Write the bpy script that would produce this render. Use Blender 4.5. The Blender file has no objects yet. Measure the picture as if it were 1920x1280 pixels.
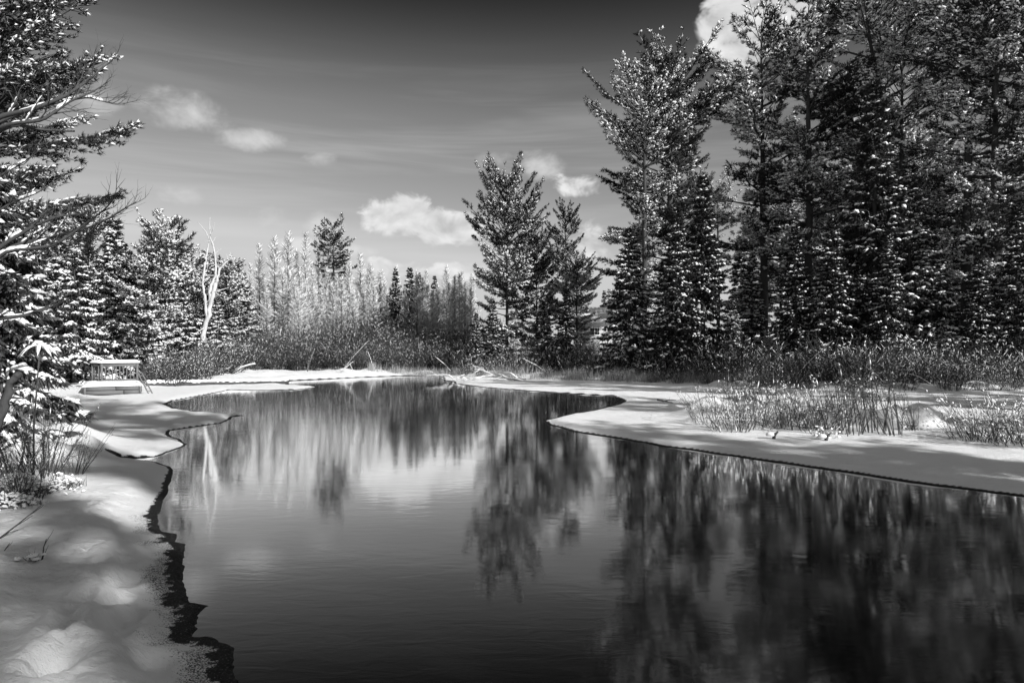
import bpy, math, random
import numpy as np
from mathutils import Vector

# ------------------------------------------------------------------ camera, sky, sun, exposure
scene = bpy.context.scene
C = scene.collection
FPX, CX, HY, CAMH = 1280.0, 960.0, 655.0, 2.5      # focal length in photo pixels, centre column, horizon row, eye height

cam_d = bpy.data.cameras.new('camera')
cam_d.lens = 24.0; cam_d.sensor_width = 36.0
cam_d.shift_y = (HY - 640.0) / 1920.0
cam_d.clip_start = 0.1; cam_d.clip_end = 6000
cam = bpy.data.objects.new('camera', cam_d); C.objects.link(cam)
cam.location = (0, 0, CAMH); cam.rotation_euler = (math.radians(90), 0, 0)
scene.camera = cam
scene.render.resolution_x = 1024; scene.render.resolution_y = 682

SUN_AZ, SUN_EL = math.radians(132), math.radians(29)      # azimuth from +Y towards +X
sun_dir = Vector((math.sin(SUN_AZ)*math.cos(SUN_EL), math.cos(SUN_AZ)*math.cos(SUN_EL), math.sin(SUN_EL)))
sl = bpy.data.lights.new('sun', 'SUN'); sl.energy = 5.0; sl.angle = math.radians(0.55); sl.color = (1, 1, 1)
so = bpy.data.objects.new('sun', sl); C.objects.link(so)
so.rotation_euler = (-sun_dir).to_track_quat('-Z', 'Y').to_euler(); so.location = (60, -20, 60)

scene.view_settings.view_transform = 'Standard'
scene.view_settings.look = 'None'
scene.view_settings.exposure = 0.35
scene.render.engine = 'CYCLES'
scene.cycles.max_bounces = 5; scene.cycles.diffuse_bounces = 2; scene.cycles.glossy_bounces = 2; scene.cycles.transmission_bounces = 1
scene.view_settings.gamma = 1.0
scene.view_settings.use_curve_mapping = False

world = bpy.data.worlds.new('World'); scene.world = world; world.use_nodes = True
wt = world.node_tree; wt.nodes.clear()
class NB:
    """small helper to write node maths"""
    def __init__(s, t): s.t = t
    def n(s, typ, **kw):
        x = s.t.nodes.new(typ)
        for k, v in kw.items(): setattr(x, k, v)
        return x
    def put(s, sock, v):
        if hasattr(v, 'is_linked') or hasattr(v, 'links'): s.t.links.new(v, sock)
        else: sock.default_value = v
    def m(s, op, a, b=None, c=None, clamp=False):
        x = s.n('ShaderNodeMath', operation=op, use_clamp=clamp)
        s.put(x.inputs[0], a)
        if b is not None: s.put(x.inputs[1], b)
        if c is not None: s.put(x.inputs[2], c)
        return x.outputs[0]
    def vec(s, a, b, c):
        x = s.n('ShaderNodeCombineXYZ')
        for i, v in enumerate((a, b, c)): s.put(x.inputs[i], v)
        return x.outputs[0]
    def noise(s, v, scale, detail=4, rough=0.55, dist=0.0):
        x = s.n('ShaderNodeTexNoise'); s.put(x.inputs['Vector'], v)
        x.inputs['Scale'].default_value = scale; x.inputs['Detail'].default_value = detail
        x.inputs['Roughness'].default_value = rough; x.inputs['Distortion'].default_value = dist
        return x.outputs['Fac']
    def sstep(s, v, a, b, lo=0.0, hi=1.0):
        x = s.n('ShaderNodeMapRange', interpolation_type='SMOOTHSTEP')
        s.put(x.inputs[0], v); x.inputs[1].default_value = a; x.inputs[2].default_value = b
        x.inputs[3].default_value = lo; x.inputs[4].default_value = hi
        return x.outputs[0]
w = NB(wt)
sky = w.n('ShaderNodeTexSky', sky_type='NISHITA'); sky.sun_disc = False
sky.sun_elevation = SUN_EL; sky.sun_rotation = SUN_AZ; sky.altitude = 300; sky.air_density = 1.0; sky.dust_density = 0.4; sky.ozone_density = 1.5
sp = w.n('ShaderNodeSeparateColor'); wt.links.new(sky.outputs[0], sp.inputs[0])
red = sp.outputs[0]                                   # black and white film behind a red filter
tc = w.n('ShaderNodeTexCoord')
sx = w.n('ShaderNodeSeparateXYZ'); wt.links.new(tc.outputs['Generated'], sx.inputs[0])
dx, dy, dz = sx.outputs
az = w.m('ARCTAN2', dx, dy); el = w.m('ARCSINE', dz)
base = w.m('MINIMUM', w.m('MULTIPLY', w.m('MULTIPLY', w.m('POWER', red, 1.25), 0.66), w.sstep(el, 0.30, 0.52, 1.42, 0.17)), 5.0)
# thin cirrus in level streaks, then cumulus puffs; all placed by compass bearing and height above the horizon
ae = w.vec(az, el, 0.0)
def vmad(v, sc, off):
    x = w.n('ShaderNodeVectorMath', operation='MULTIPLY_ADD'); w.put(x.inputs[0], v); x.inputs[1].default_value = sc; x.inputs[2].default_value = off
    return x.outputs[0]
def dot(v):
    x = w.n('ShaderNodeVectorMath', operation='DOT_PRODUCT'); w.put(x.inputs[0], v); w.put(x.inputs[1], v)
    return x.outputs['Value']
cir = w.sstep(w.noise(vmad(ae, (1, 13.0, 0), (0, 0, 0)), 1.9, 4, 0.6, 0.5), 0.40, 0.78)
cir = w.m('MULTIPLY', cir, w.m('MULTIPLY', w.sstep(el, 0.08, 0.15), w.sstep(el, 0.44, 0.26)))
n1 = w.noise(vmad(ae, (1, 1.5, 0), (0, 0, 0)), 15.0, 4, 0.62, 0.3)
PUFF = [ # px, py, half width, half height, strength, crisp
 (325,203,70,30,.62,0),(385,226,60,26,.40,0),(468,262,62,17,.60,0),(606,299,34,13,.58,0),
 (930,304,34,16,.5,0),(1008,312,44,24,.65,0),(1078,352,42,22,.85,1),(318,362,52,22,.42,0),(510,408,40,22,.42,0),
 (612,420,36,20,.7,0),(722,410,46,30,1.2,1),(768,402,48,34,1.25,1),(822,420,46,30,1.2,1),(872,426,48,28,1.2,1),
 (1125,450,40,34,.8,1),(700,497,60,14,.9,1),(850,508,60,16,1.0,1),
 (560,458,50,11,.75,0),(655,470,46,12,.8,0),(745,505,70,15,1.0,1),(1378,50,62,74,1.15,1),(1460,20,70,60,1.1,1),(1640,200,60,50,.6,0),(190,190,45,30,.5,0)]
soft = None; crisp = None
for px, py, hw, hh, st, cr in PUFF:
    a0 = math.atan((px-CX)/FPX); e0 = math.atan((HY-py)/FPX*math.cos(a0))
    sa_ = FPX/hw/math.cos(a0)**2; se_ = FPX/hh/math.cos(a0)
    r2 = dot(vmad(ae, (sa_, se_, 0), (-a0*sa_, -e0*se_, 0)))
    g = w.m('MULTIPLY_ADD', r2, -0.42*st, st)
    if cr: crisp = g if crisp is None else w.m('MAXIMUM', crisp, g)
    else: soft = g if soft is None else w.m('MAXIMUM', soft, g)
# outside the photographed sector the same fair-weather puffs go on by chance all round; those overhead are added to lift the ambient light
away = w.m('MAXIMUM', w.sstep(w.m('ABSOLUTE', az), 0.72, 0.95), w.sstep(el, 0.50, 0.62))
rx_ = w.m('DIVIDE', dx, w.m('ADD', dz, 0.25)); ry_ = w.m('DIVIDE', dy, w.m('ADD', dz, 0.25))
rnd = w.m('MULTIPLY', w.sstep(w.noise(w.vec(rx_, ry_, 0.0), 1.5, 3, 0.5), 0.46, 0.62), w.m('MULTIPLY', away, w.sstep(el, 0.02, 0.12)))
crisp = w.m('MAXIMUM', w.m('MAXIMUM', crisp, 0.0), w.m('MULTIPLY', rnd, 1.1))
nn = w.m('SUBTRACT', n1, 0.5)
cd = w.m('MULTIPLY', w.sstep(w.m('MULTIPLY_ADD', nn, 2.4, crisp), 0.38, 0.90), w.sstep(crisp, 0.0, 0.25))
sd = w.m('MULTIPLY', w.sstep(w.m('MULTIPLY_ADD', nn, 1.6, w.m('MAXIMUM', soft, 0.0)), 0.16, 1.05), w.sstep(soft, 0.0, 0.3))
n2 = w.noise(vmad(ae, (1, 1.5, 0), (-0.006, -0.02, 0)), 15.0, 2, 0.6, 0.3)
cshade = w.m('MULTIPLY_ADD', w.m('SUBTRACT', n1, n2), 1.1, 0.92, clamp=False)
def mix(a, b, f):
    return w.m('ADD', w.m('MULTIPLY', a, w.m('SUBTRACT', 1.0, f)), w.m('MULTIPLY', b, f))
CLOUD = 6.6
s1 = mix(base, CLOUD, w.m('MULTIPLY', cir, 0.22))
s2 = mix(s1, CLOUD, w.m('MULTIPLY', sd, 0.75))
s3 = mix(s2, w.m('MULTIPLY', cshade, CLOUD), w.m('MULTIPLY', cd, 0.95))
bg = w.n('ShaderNodeBackground'); bg.inputs['Strength'].default_value = 0.095
cc = w.n('ShaderNodeCombineColor')
for i in range(3): wt.links.new(s3, cc.inputs[i])
wt.links.new(cc.outputs[0], bg.inputs['Color'])
wo = w.n('ShaderNodeOutputWorld'); wt.links.new(bg.outputs[0], wo.inputs['Surface'])

# ------------------------------------------------------------------ helpers
rng = np.random.default_rng(7)
random.seed(7)
def U(a, b, n=None): return rng.uniform(a, b, n)

def P(px, py, z=0.0):
    """photo pixel on a level at height z -> point"""
    d = FPX*(CAMH-z)/(py-HY)
    return np.array([(px-CX)/FPX*d, d, z])
def PD(px, py, d):
    """photo pixel at a known distance -> point"""
    return np.array([(px-CX)/FPX*d, d, CAMH-(py-HY)/FPX*d])

def material(name, col, rough=0.8, var=0.0, vscale=3.0, spec=0.2, bump=0.0, bscale=20.0, objvar=0.0, stretch=None):
    m = bpy.data.materials.new(name); m.use_nodes = True
    t = m.node_tree; b = t.nodes['Principled BSDF']; q = NB(t)
    if spec < 0.2:                                   # matt things
        t.nodes.remove(b); b = q.n('ShaderNodeBsdfDiffuse')
        t.links.new(b.outputs[0], t.nodes['Material Output'].inputs['Surface'])
    else:
        b.inputs['Roughness'].default_value = rough
        b.inputs['Specular IOR Level'].default_value = spec
    ck = b.inputs[0]
    tcn = q.n('ShaderNodeTexCoord'); v = tcn.outputs['Object']
    if stretch:
        mp = q.n('ShaderNodeMapping'); mp.inputs['Scale'].default_value = stretch
        t.links.new(v, mp.inputs[0]); v = mp.outputs[0]
    val = col
    if var: val = q.m('MULTIPLY', col, q.m('ADD', 1.0-var, q.m('MULTIPLY', q.noise(v, vscale, 5, 0.6), 2*var)))
    if objvar:
        oi = q.n('ShaderNodeObjectInfo')
        val = q.m('MULTIPLY', val, q.m('ADD', 1.0-objvar, q.m('MULTIPLY', oi.outputs['Random'], 2*objvar)))
    cb = q.n('ShaderNodeCombineColor')
    for i in range(3): q.put(cb.inputs[i], val)
    t.links.new(cb.outputs[0], ck)
    if bump:
        bn = q.n('ShaderNodeBump'); bn.inputs['Strength'].default_value = 1.0; bn.inputs['Distance'].default_value = bump
        t.links.new(q.noise(v, bscale, 5, 0.6), bn.inputs['Height']); t.links.new(bn.outputs[0], b.inputs['Normal'])
    return m
M = {}
M['snow'] = material('snow', 0.86, 0.7, 0.04, 6.0, 0.15, 0.01, 30)
M['needles'] = material('needles', 0.042, 0.6, 0.5, 0.6, 0.1, objvar=0.25)
M['needles_near'] = material('needles_near', 0.05, 0.55, 0.5, 1.5, 0.3)
M['bark'] = material('bark', 0.07, 0.9, 0.5, 5.0, 0.1, 0.03, 14, stretch=(1, 1, .25))
M['twig'] = material('twig', 0.08, 0.85, 0.3, 4.0, 0.15)
M['larch_twig'] = material('larch_twig', 0.32, 0.85, 0.25, 1.0, 0.1, objvar=0.25)
M['willow_twig'] = material('willow_twig', 0.07, 0.85, 0.35, 1.2, 0.1, objvar=0.3)
M['dead_wood'] = material('dead_wood', 0.5, 0.75, 0.35, 5.0, 0.15, 0.02, 12, stretch=(1, 1, .2))
M['grey_wood'] = material('grey_wood', 0.10, 0.8, 0.35, 7.0, 0.15, 0.004, 30, stretch=(.3, 4, 4))
M['plank'] = material('plank', 0.15, 0.8, 0.4, 8.0, 0.15, 0.004, 30, stretch=(.3, 4, 4))
M['siding'] = material('siding', 0.62, 0.7, 0.15, 3.0, 0.2)
M['trim'] = material('trim', 0.8, 0.6, 0.05, 3.0, 0.3)
M['glass'] = material('glass', 0.012, 0.08, 0, 1, 0.5)
M['reed'] = material('reed', 0.34, 0.8, 0.3, 2.0, 0.15)
M['leaf'] = material('leaf', 0.05, 0.4, 0.3, 6.0, 0.4)

def mesh(name, V, tris=None, quads=None, smooth=False, mats=(), tri_mat=None, quad_mat=None):
    V = np.asarray(V, np.float32)
    tris = np.zeros((0, 3), np.int32) if tris is None else np.asarray(tris, np.int32)
    quads = np.zeros((0, 4), np.int32) if quads is None else np.asarray(quads, np.int32)
    me = bpy.data.meshes.new(name)
    me.vertices.add(len(V)); me.vertices.foreach_set('co', V.ravel())
    nl = tris.size + quads.size
    me.loops.add(nl); me.loops.foreach_set('vertex_index', np.concatenate([tris.ravel(), quads.ravel()]))
    nt, nq = len(tris), len(quads)
    me.polygons.add(nt+nq)
    ls = np.concatenate([np.arange(nt)*3, nt*3+np.arange(nq)*4]).astype(np.int32)
    me.polygons.foreach_set('loop_start', ls)
    if smooth: me.polygons.foreach_set('use_smooth', np.ones(nt+nq, bool))
    for m in mats: me.materials.append(m)
    if tri_mat is not None or quad_mat is not None:
        mi = np.concatenate([np.zeros(nt, np.int32) if tri_mat is None else tri_mat, np.zeros(nq, np.int32) if quad_mat is None else quad_mat]).astype(np.int32)
        me.polygons.foreach_set('material_index', mi)
    me.update(calc_edges=True)
    return me

class Acc:
    """collects vertices, triangles and quads of one mesh"""
    def __init__(s): s.V = []; s.T = []; s.Q = []; s.tm = []; s.qm = []; s.n = 0
    def add(s, V, T=None, Q=None, mat=0):
        V = np.asarray(V, float).reshape(-1, 3); s.V.append(V)
        if T is not None: s.T.append(np.asarray(T)+s.n); s.tm.append(np.full(len(T), mat))
        if Q is not None: s.Q.append(np.asarray(Q)+s.n); s.qm.append(np.full(len(Q), mat))
        s.n += len(V)
    def mesh(s, name, mats, smooth=False):
        V = np.concatenate(s.V)
        T = np.concatenate(s.T) if s.T else None; Q = np.concatenate(s.Q) if s.Q else None
        return mesh(name, V, T, Q, smooth, mats, np.concatenate(s.tm) if s.tm else None, np.concatenate(s.qm) if s.qm else None)
    # --- shapes
    def segs(s, A, B, ra, rb, n=4, mat=0):
        """tapered prisms from A to B (arrays)"""
        A = np.asarray(A, float).reshape(-1, 3); B = np.asarray(B, float).reshape(-1, 3); N = len(A)
        if N == 0: return
        D = B-A; L = np.linalg.norm(D, axis=1, keepdims=True)+1e-9; D = D/L
        ref = np.where(np.abs(D[:, 2:3]) > 0.9, np.array([[1., 0, 0]]), np.array([[0, 0, 1.]]))
        X = np.cross(D, ref); X /= np.linalg.norm(X, axis=1, keepdims=True)+1e-9; Y = np.cross(D, X)
        ra = np.broadcast_to(np.asarray(ra, float), (N,)); rb = np.broadcast_to(np.asarray(rb, float), (N,))
        an = np.arange(n)/n*2*math.pi
        ring = X[:, None]*np.cos(an)[None, :, None]+Y[:, None]*np.sin(an)[None, :, None]
        V = np.concatenate([A[:, None]+ring*ra[:, None, None], B[:, None]+ring*rb[:, None, None]], 1)
        i = np.arange(n); j = (i+1) % n
        q = np.stack([i, j, j+n, i+n], 1)
        Q = (q[None]+(np.arange(N)*2*n)[:, None, None]).reshape(-1, 4)
        s.add(V, Q=Q, mat=mat)
    def blades(s, A, D, L, W, mat=0):
        A = np.asarray(A, float); N = len(A)
        if N == 0: return
        D = D/(np.linalg.norm(D, axis=1, keepdims=True)+1e-9)
        S = np.cross(D, rng.normal(size=(N, 3))); S /= np.linalg.norm(S, axis=1, keepdims=True)+1e-9
        W = np.broadcast_to(np.asarray(W, float), (N,))[:, None]; L = np.broadcast_to(np.asarray(L, float), (N,))[:, None]
        V = np.stack([A+S*W*.5, A-S*W*.5, A+D*L], 1)
        s.add(V, T=np.arange(3*N).reshape(N, 3), mat=mat)
    def blobs(s, A, D, la, lb, lz, mat=0, fine=False):
        """soft snow lumps lying along D on top of A"""
        A = np.asarray(A, float); N = len(A)
        if N == 0: return
        D = np.array(D, float); D = D/(np.linalg.norm(D, axis=1, keepdims=True)+1e-9)
        B = np.cross(np.array([[0, 0, 1.]]), D); B /= np.linalg.norm(B, axis=1, keepdims=True)+1e-9
        Z = np.cross(D, B)
        la, lb, lz = [np.broadcast_to(np.asarray(q, float), (N,))[:, None] for q in (la, lb, lz)]
        if not fine:
            V = np.stack([A+D*la, A+B*lb, A-D*la, A-B*lb, A+Z*lz, A-Z*lz*.35], 1)
            f = np.array([[0, 1, 4], [1, 2, 4], [2, 3, 4], [3, 0, 4], [1, 0, 5], [2, 1, 5], [3, 2, 5], [0, 3, 5]])
            s.add(V, T=(f[None]+(np.arange(N)*6)[:, None, None]).reshape(-1, 3), mat=mat)
        else:
            k = 8; an = np.arange(k)/k*2*math.pi
            j = 1+rng.uniform(-.34, .34, (N, k, 1))
            c = (D*la)[:, None]*np.cos(an)[None, :, None]*j+(B*lb)[:, None]*np.sin(an)[None, :, None]*j
            r0 = A[:, None]+c*.85-(Z*lz)[:, None]*.3
            r1 = A[:, None]+c+(Z*lz)[:, None]*.15
            r2 = A[:, None]+c*.62+(Z*lz)[:, None]*.72
            V = np.concatenate([r0, r1, r2, (A+Z*lz)[:, None]], 1)
            i = np.arange(k); jn = (i+1) % k
            q = np.concatenate([np.stack([i, jn, jn+k, i+k], 1), np.stack([i+k, jn+k, jn+2*k, i+2*k], 1)])
            t = np.stack([i+2*k, jn+2*k, np.full(k, 3*k)], 1)
            o = (np.arange(N)*(3*k+1))[:, None, None]
            s.add(V, T=(t[None]+o).reshape(-1, 3), Q=(q[None]+o).reshape(-1, 4), mat=mat)
    def tube(s, pts, rad, n=8, mat=0, wob=0.0):
        pts = np.asarray(pts, float); rad = np.broadcast_to(np.asarray(rad, float), (len(pts),))
        T = np.gradient(pts, axis=0); T /= np.linalg.norm(T, axis=1, keepdims=True)+1e-9
        ref = np.array([1., 0, 0]) if abs(T[:, 0]).mean() < 0.7 else np.array([0, 1., 0])
        X = np.cross(T, ref); X /= np.linalg.norm(X, axis=1, keepdims=True); Y = np.cross(T, X)
        an = np.arange(n)/n*2*math.pi
        rr = rad[:, None]*(1+rng.uniform(-wob, wob, (len(pts), n)))
        V = pts[:, None]+(X[:, None]*np.cos(an)[None, :, None]+Y[:, None]*np.sin(an)[None, :, None])*rr[..., None]
        m = len(pts); i = np.arange(n); j = (i+1) % n
        Q = np.concatenate([np.stack([i+k*n, j+k*n, j+(k+1)*n, i+(k+1)*n], 1) for k in range(m-1)])
        V = np.concatenate([V.reshape(-1, 3), pts[:1], pts[-1:]])
        T3 = np.concatenate([np.stack([j, i, np.full(n, m*n)], 1), np.stack([i+(m-1)*n, j+(m-1)*n, np.full(n, m*n+1)], 1)])
        s.add(V, T=T3, Q=Q, mat=mat)
    def box(s, c, size, rz=0.0, mat=0, bev=0.0):
        hx, hy, hz = [v/2 for v in size]
        V = np.array([[x, y, z] for z in (-hz, hz) for x, y in ((-hx, -hy), (hx, -hy), (hx, hy), (-hx, hy))])
        ca, sa = math.cos(rz), math.sin(rz)
        V = np.stack([V[:, 0]*ca-V[:, 1]*sa, V[:, 0]*sa+V[:, 1]*ca, V[:, 2]], 1)+np.asarray(c, float)
        s.add(V, Q=[[3, 2, 1, 0], [4, 5, 6, 7], [0, 1, 5, 4], [1, 2, 6, 5], [2, 3, 7, 6], [3, 0, 4, 7]], mat=mat)

def link(name, me, parent=None, loc=(0, 0, 0)):
    o = bpy.data.objects.new(name, me); C.objects.link(o)
    o.location = loc
    if parent: o.parent = parent
    return o
def tag(o, label, cat, group=None, kind=None):
    if kind: o['kind'] = kind
    if label: o['label'] = label
    if cat: o['category'] = cat
    if group: o['group'] = group
    return o
def empty(name, loc, label, cat, group=None):
    o = bpy.data.objects.new(name, None); C.objects.link(o); o.location = loc; o.empty_display_size = 0.3
    return tag(o, label, cat, group)

# ------------------------------------------------------------------ ground, ice and river
def noise2(x, y, seed=0):
    g = np.random.default_rng(1000+seed).random((256, 256))
    xi = np.floor(x).astype(int); yi = np.floor(y).astype(int); fx = x-xi; fy = y-yi
    fx = fx*fx*(3-2*fx); fy = fy*fy*(3-2*fy)
    a = g[xi % 256, yi % 256]; b = g[(xi+1) % 256, yi % 256]; c = g[xi % 256, (yi+1) % 256]; d = g[(xi+1) % 256, (yi+1) % 256]
    return (a*(1-fx)+b*fx)*(1-fy)+(c*(1-fx)+d*fx)*fy-0.5
def fbm(x, y, seed=0, oct=3):
    return sum(noise2(x*2**k, y*2**k, seed+k)*0.5**k for k in range(oct))
def ss(a, b, v):
    t = np.clip((v-a)/(b-a), 0, 1); return t*t*(3-2*t)

WPX_LEFT = [(505,1340),(470,1295),(440,1269),(437,1215),(399,1197),(363,1193),(368,1165),(377,1142),(392,1135),(352,1129),(347,1107),(343,1053),(350,1019),
 (327,1016),(334,1001),(302,996),(295,971),(305,942),(316,920),(323,895),(320,874),(296,867),(268,863),(205,861.5),(292,856),(345,838),(352,833),(337,824),(315,815),
 (319,807),(351,802),(412,794),(430,788),(437,781),(465,779),(375,772),(330,765),(313,757),(326,751),(375,742),(431,731),(462,732),(555,731),(599,725),(575,722),
 (543,721),(540,716),(546,714),(613,711),(672,708),(759,705),(829,704)]
WPX_RIGHT = [(832,713),(851,716),(852,719),(905,726),(988,733),(1082,739),(1151,743),(1169,750),(1159,757),(1113,768),(1051,780),(1015,789),(1030,797),(1072,809),
 (1134,819),(1175,825),(1240,837),(1385,857),(1510,875),(1710,905),(1920,931),(2250,978)]
water_poly = [(-3.5, -60), (-2.2, -12), (-1.75, 0), (-1.7, 3.5)]+[tuple(P(*p)[:2]) for p in WPX_LEFT]+[tuple(P(*p)[:2]) for p in WPX_RIGHT]+[(14.5, 6.5), (17.5, 0), (18.5, -12), (20, -60)]
LPX = [(-200,1010),(0,952),(90,915),(175,893),(190,868),(150,842),(120,800),(130,765),(160,750),(265,731),(330,727),(420,723),(535,719),(546,714),(613,711),(672,707.5),(759,704.6),
 (829,703),(870,710),(950,713),(1080,716),(1200,719.5),(1330,723),(1450,727),(1540,735),(1680,737),(1800,735),(1920,731),(2300,731)]
land_poly = [(-300, -60), (-9, -60), (-6.5, 0), (-6.5, 6)]+[tuple(P(*p)[:2]) for p in LPX]+[(60, 35), (44, 22), (30, 5), (20.5, -6), (21, -60), (900, -60), (900, 3000), (-900, 3000), (-900, -60)]

def sdist(x, y, poly, grad=False):
    pts = np.asarray(poly, float); n = len(pts)
    best = np.full(x.shape, 1e18); gy_ = np.zeros(x.shape); gx_ = np.zeros(x.shape); ins = np.zeros(x.shape, bool)
    for i in range(n):
        ax, ay = pts[i]; bx, by = pts[(i+1) % n]
        ex, ey = bx-ax, by-ay
        t = np.clip(((x-ax)*ex+(y-ay)*ey)/(ex*ex+ey*ey+1e-12), 0, 1)
        qx = x-ax-t*ex; qy = y-ay-t*ey; d2 = qx*qx+qy*qy; nb_ = d2 < best
        best = np.where(nb_, d2, best)
        if grad: gx_ = np.where(nb_, qx, gx_); gy_ = np.where(nb_, qy, gy_)
        c = (ay > y) != (by > y)
        if abs(ey) > 1e-12: ins ^= c & (x < ex*(y-ay)/ey+ax)
    r = np.where(ins, 1, -1)*np.sqrt(best)
    if grad: return r, np.abs(gx_)/(np.sqrt(best)+1e-6), np.abs(gy_)/(np.sqrt(best)+1e-6)
    return r

# low snow mounds: px, py (foot), radius across, radius deep, height
MOUND = [(1400,788,2.2,1.5,.72),(1385,772,.9,.9,.35),(1470,798,1.5,1.2,.50),(1560,803,2.0,1.3,.46),(1330,790,1.0,.9,.40),(1640,802,1.2,.9,.38),(1690,802,.6,.45,.40),(1745,804,.65,.45,.55),
 (1740,785,1.2,.9,.40),(1862,825,1.3,.8,.2),(1262,771,.35,.25,.2),(1242,772,.2,.18,.15),(1352,726,.8,.6,.4),(1390,725,.9,.6,.4),(1310,797,.5,.4,.2),(1420,812,.5,.35,.1),
 (120,870,.9,.8,.42),(60,895,1.0,.8,.40),(20,930,.8,.6,.30),(90,850,1.2,1.2,.5),(30,830,1.6,1.4,.6),(150,880,.4,.35,.22),
 (1690,733,1.0,.8,.2),(1850,732,1.2,.8,.35),(1160,716,1.4,1.0,.3),(1010,711,1.2,1.0,.35),(920,708,2.0,1.2,.4),(310,700,2.4,3.0,.6),(390,705,1.6,1.5,.5),(440,708,2.0,1.5,.35),
 (700,703,2.6,1.2,.25),(640,705,2.0,1.2,.3),(780,701,2.6,1.2,.25)]
PITS = [(171,960,.05),(166,1050,.05),(178,1037,.05),(185,1069,.06),(170,1092,.09),(160,1113,.06),(150,1137,.07),(131,1166,.07),(120,1190,.09),(117,1212,.1),(113,1268,.13),(240,1012,.06),(235,1056,.06),(233,1040,.05),
 (243,1155,.08),(220,1180,.1),(222,1092,.13),(224,1128,.08),(205,1200,.09),(280,1246,.1),(120,985,.04),(165,995,.04),(160,972,.03),(150,1003,.04),(95,1035,.05),(60,1100,.06)]
def terrain(x, y):
    x = np.asarray(x, float); y = np.asarray(y, float)
    w0, ngx, ngy = sdist(x, y, water_poly, True); w0 = -w0
    near = ss(16, 8, y)
    w_ = w0+near*(0.035*fbm(x*5, y*9, 3)+0.02*noise2(x*14, y*26, 5))+(1-near)*ss(60, 25, y)*0.10*fbm(x*1.6, y*1.6, 8)
    left = ss(1.0, -1.0, x)
    cell = np.clip(y, 4, 200)**2/(FPX*CAMH)*1.6
    cell = cell*np.maximum(ngy, .12)+0.0035*np.clip(y, 4, 200)*ngx
    e = np.maximum(0.05, cell*1.6)
    bw = np.maximum(0.045, cell*np.where(x > 0, np.interp(y, [12, 30, 50], [1.4, .9, .55]), np.interp(y, [12, 30, 50], [.75, .6, .5])))+left*near*0.15                          # width of the dark wet rim
    l = sdist(x, y, land_poly)
    edge = np.clip(w_/e*0.03, -0.35, 0.03)+np.clip(w_+e, -0.4, 0)
    snow = ss(bw*0.7, bw*0.7+0.25+cell+0.5*left*near, w_)
    z = edge+snow*0.07
    # broad drifts, small ripples
    z = z+snow*(0.06*fbm(x*.7, y*1.3, 11)+0.035*near*fbm(x*1.5+0.6*y, y*4.2, 14)+0.04*near*fbm(x*4, y*10, 17)+0.02*near*noise2(x*17, y*26, 18))
    lf = ss(-1.6, -3.0, x)*ss(8.0, 6.4, y)
    z = z+snow*lf*0.10*noise2(x*1.9+y*0.7, y*4.5-x*1.1, 21)
    z = z+snow*left*near*0.12*ss(.25, .9, w_)
    right = ss(5, 10, x)
    z = z+snow*right*(0.03*noise2(x*.6, y*3.5, 23)+0.035*fbm(x*2.2, y*2.6, 24)*ss(2.6, .4, w_)+0.012*noise2(x*6, y*7, 27))
    # banks
    lr = ss(-0.1, 2.2, l)*0.22+np.clip(l, 0, 400)*0.012
    lr = lr+ss(0, 4, l)*0.35*fbm(x*.35, y*.35, 31)
    rise = ss(5, 30, l)*ss(-10, 20, x)*1.6
    z = z+lr+rise
    for px, py, rx, ry, h in MOUND:
        c = P(px, py)
        r2 = ((x-c[0])/rx)**2+((y-c[1]-ry*.6)/ry)**2
        z = z+h*np.exp(-r2*1.6)*(1+0.5*noise2(x*2.2, y*2.2, int(px) % 50))*(w0 > 0)
    for px, py, r in PITS:
        c = P(px, py, 0.1); r = r*1.25
        r2 = ((x-c[0])/r)**2+((y-c[1])/(r*1.3))**2
        z = z-1.25*r*np.exp(-r2*1.5)+0.3*r*np.exp(-(np.sqrt(r2)-1.7)**2*3)
    z = np.where(w_ > bw, np.maximum(z, 0.028+0.01*noise2(x*9, y*9, 77)), z)
    wet = 1-ss(bw*0.55, bw*1.25+0.02, w_+near*left*(0.12*fbm(x*6, y*8, 41)+0.10*noise2(x*21, y*32, 47)))
    # a thin sugar-ice zone, half snowed over, behind the dark rim on the near shore
    half = left*near*(1-ss(bw, bw+0.42, w_+0.25*fbm(x*3, y*3, 43)))*0.52
    return z, np.clip(np.maximum(wet, half), 0, 1)
def gz(x, y): return float(terrain(np.array([x]), np.array([y]))[0][0])

yo = np.concatenate([np.arange(735, 330, -2.6), np.arange(330, 80, -1.6), np.arange(80, 22, -.85)])
rows = np.concatenate([np.array([-60, -30, -15, -8, -3, 0, 1.5, 2.6, 3.4, 4.0]), FPX*CAMH/yo])
rows = np.concatenate([rows, rows[-1]*1.12**np.arange(1, 28)])
tt = np.concatenate([-np.array([12, 8, 5, 3.5, 2.5, 1.9, 1.5, 1.2, 1.0, .9]), np.arange(-.82, .821, 3.0/FPX), np.array([.9, 1.0, 1.2, 1.5, 1.9, 2.5, 3.5, 5, 8, 12])])
R_, T_ = np.meshgrid(rows, tt, indexing='ij')
X_ = T_*np.maximum(np.abs(R_), 5.0); Y_ = R_
Z_, WET = terrain(X_.ravel(), Y_.ravel())
nr, nc = X_.shape
idx = np.arange(nr*nc).reshape(nr, nc)
Q = np.stack([idx[:-1, :-1], idx[:-1, 1:], idx[1:, 1:], idx[1:, :-1]], -1).reshape(-1, 4)
V = np.stack([X_.ravel(), Y_.ravel(), Z_], 1)
keep = ~(Z_[Q] < -0.33).all(1)
Q = Q[keep]
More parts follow.
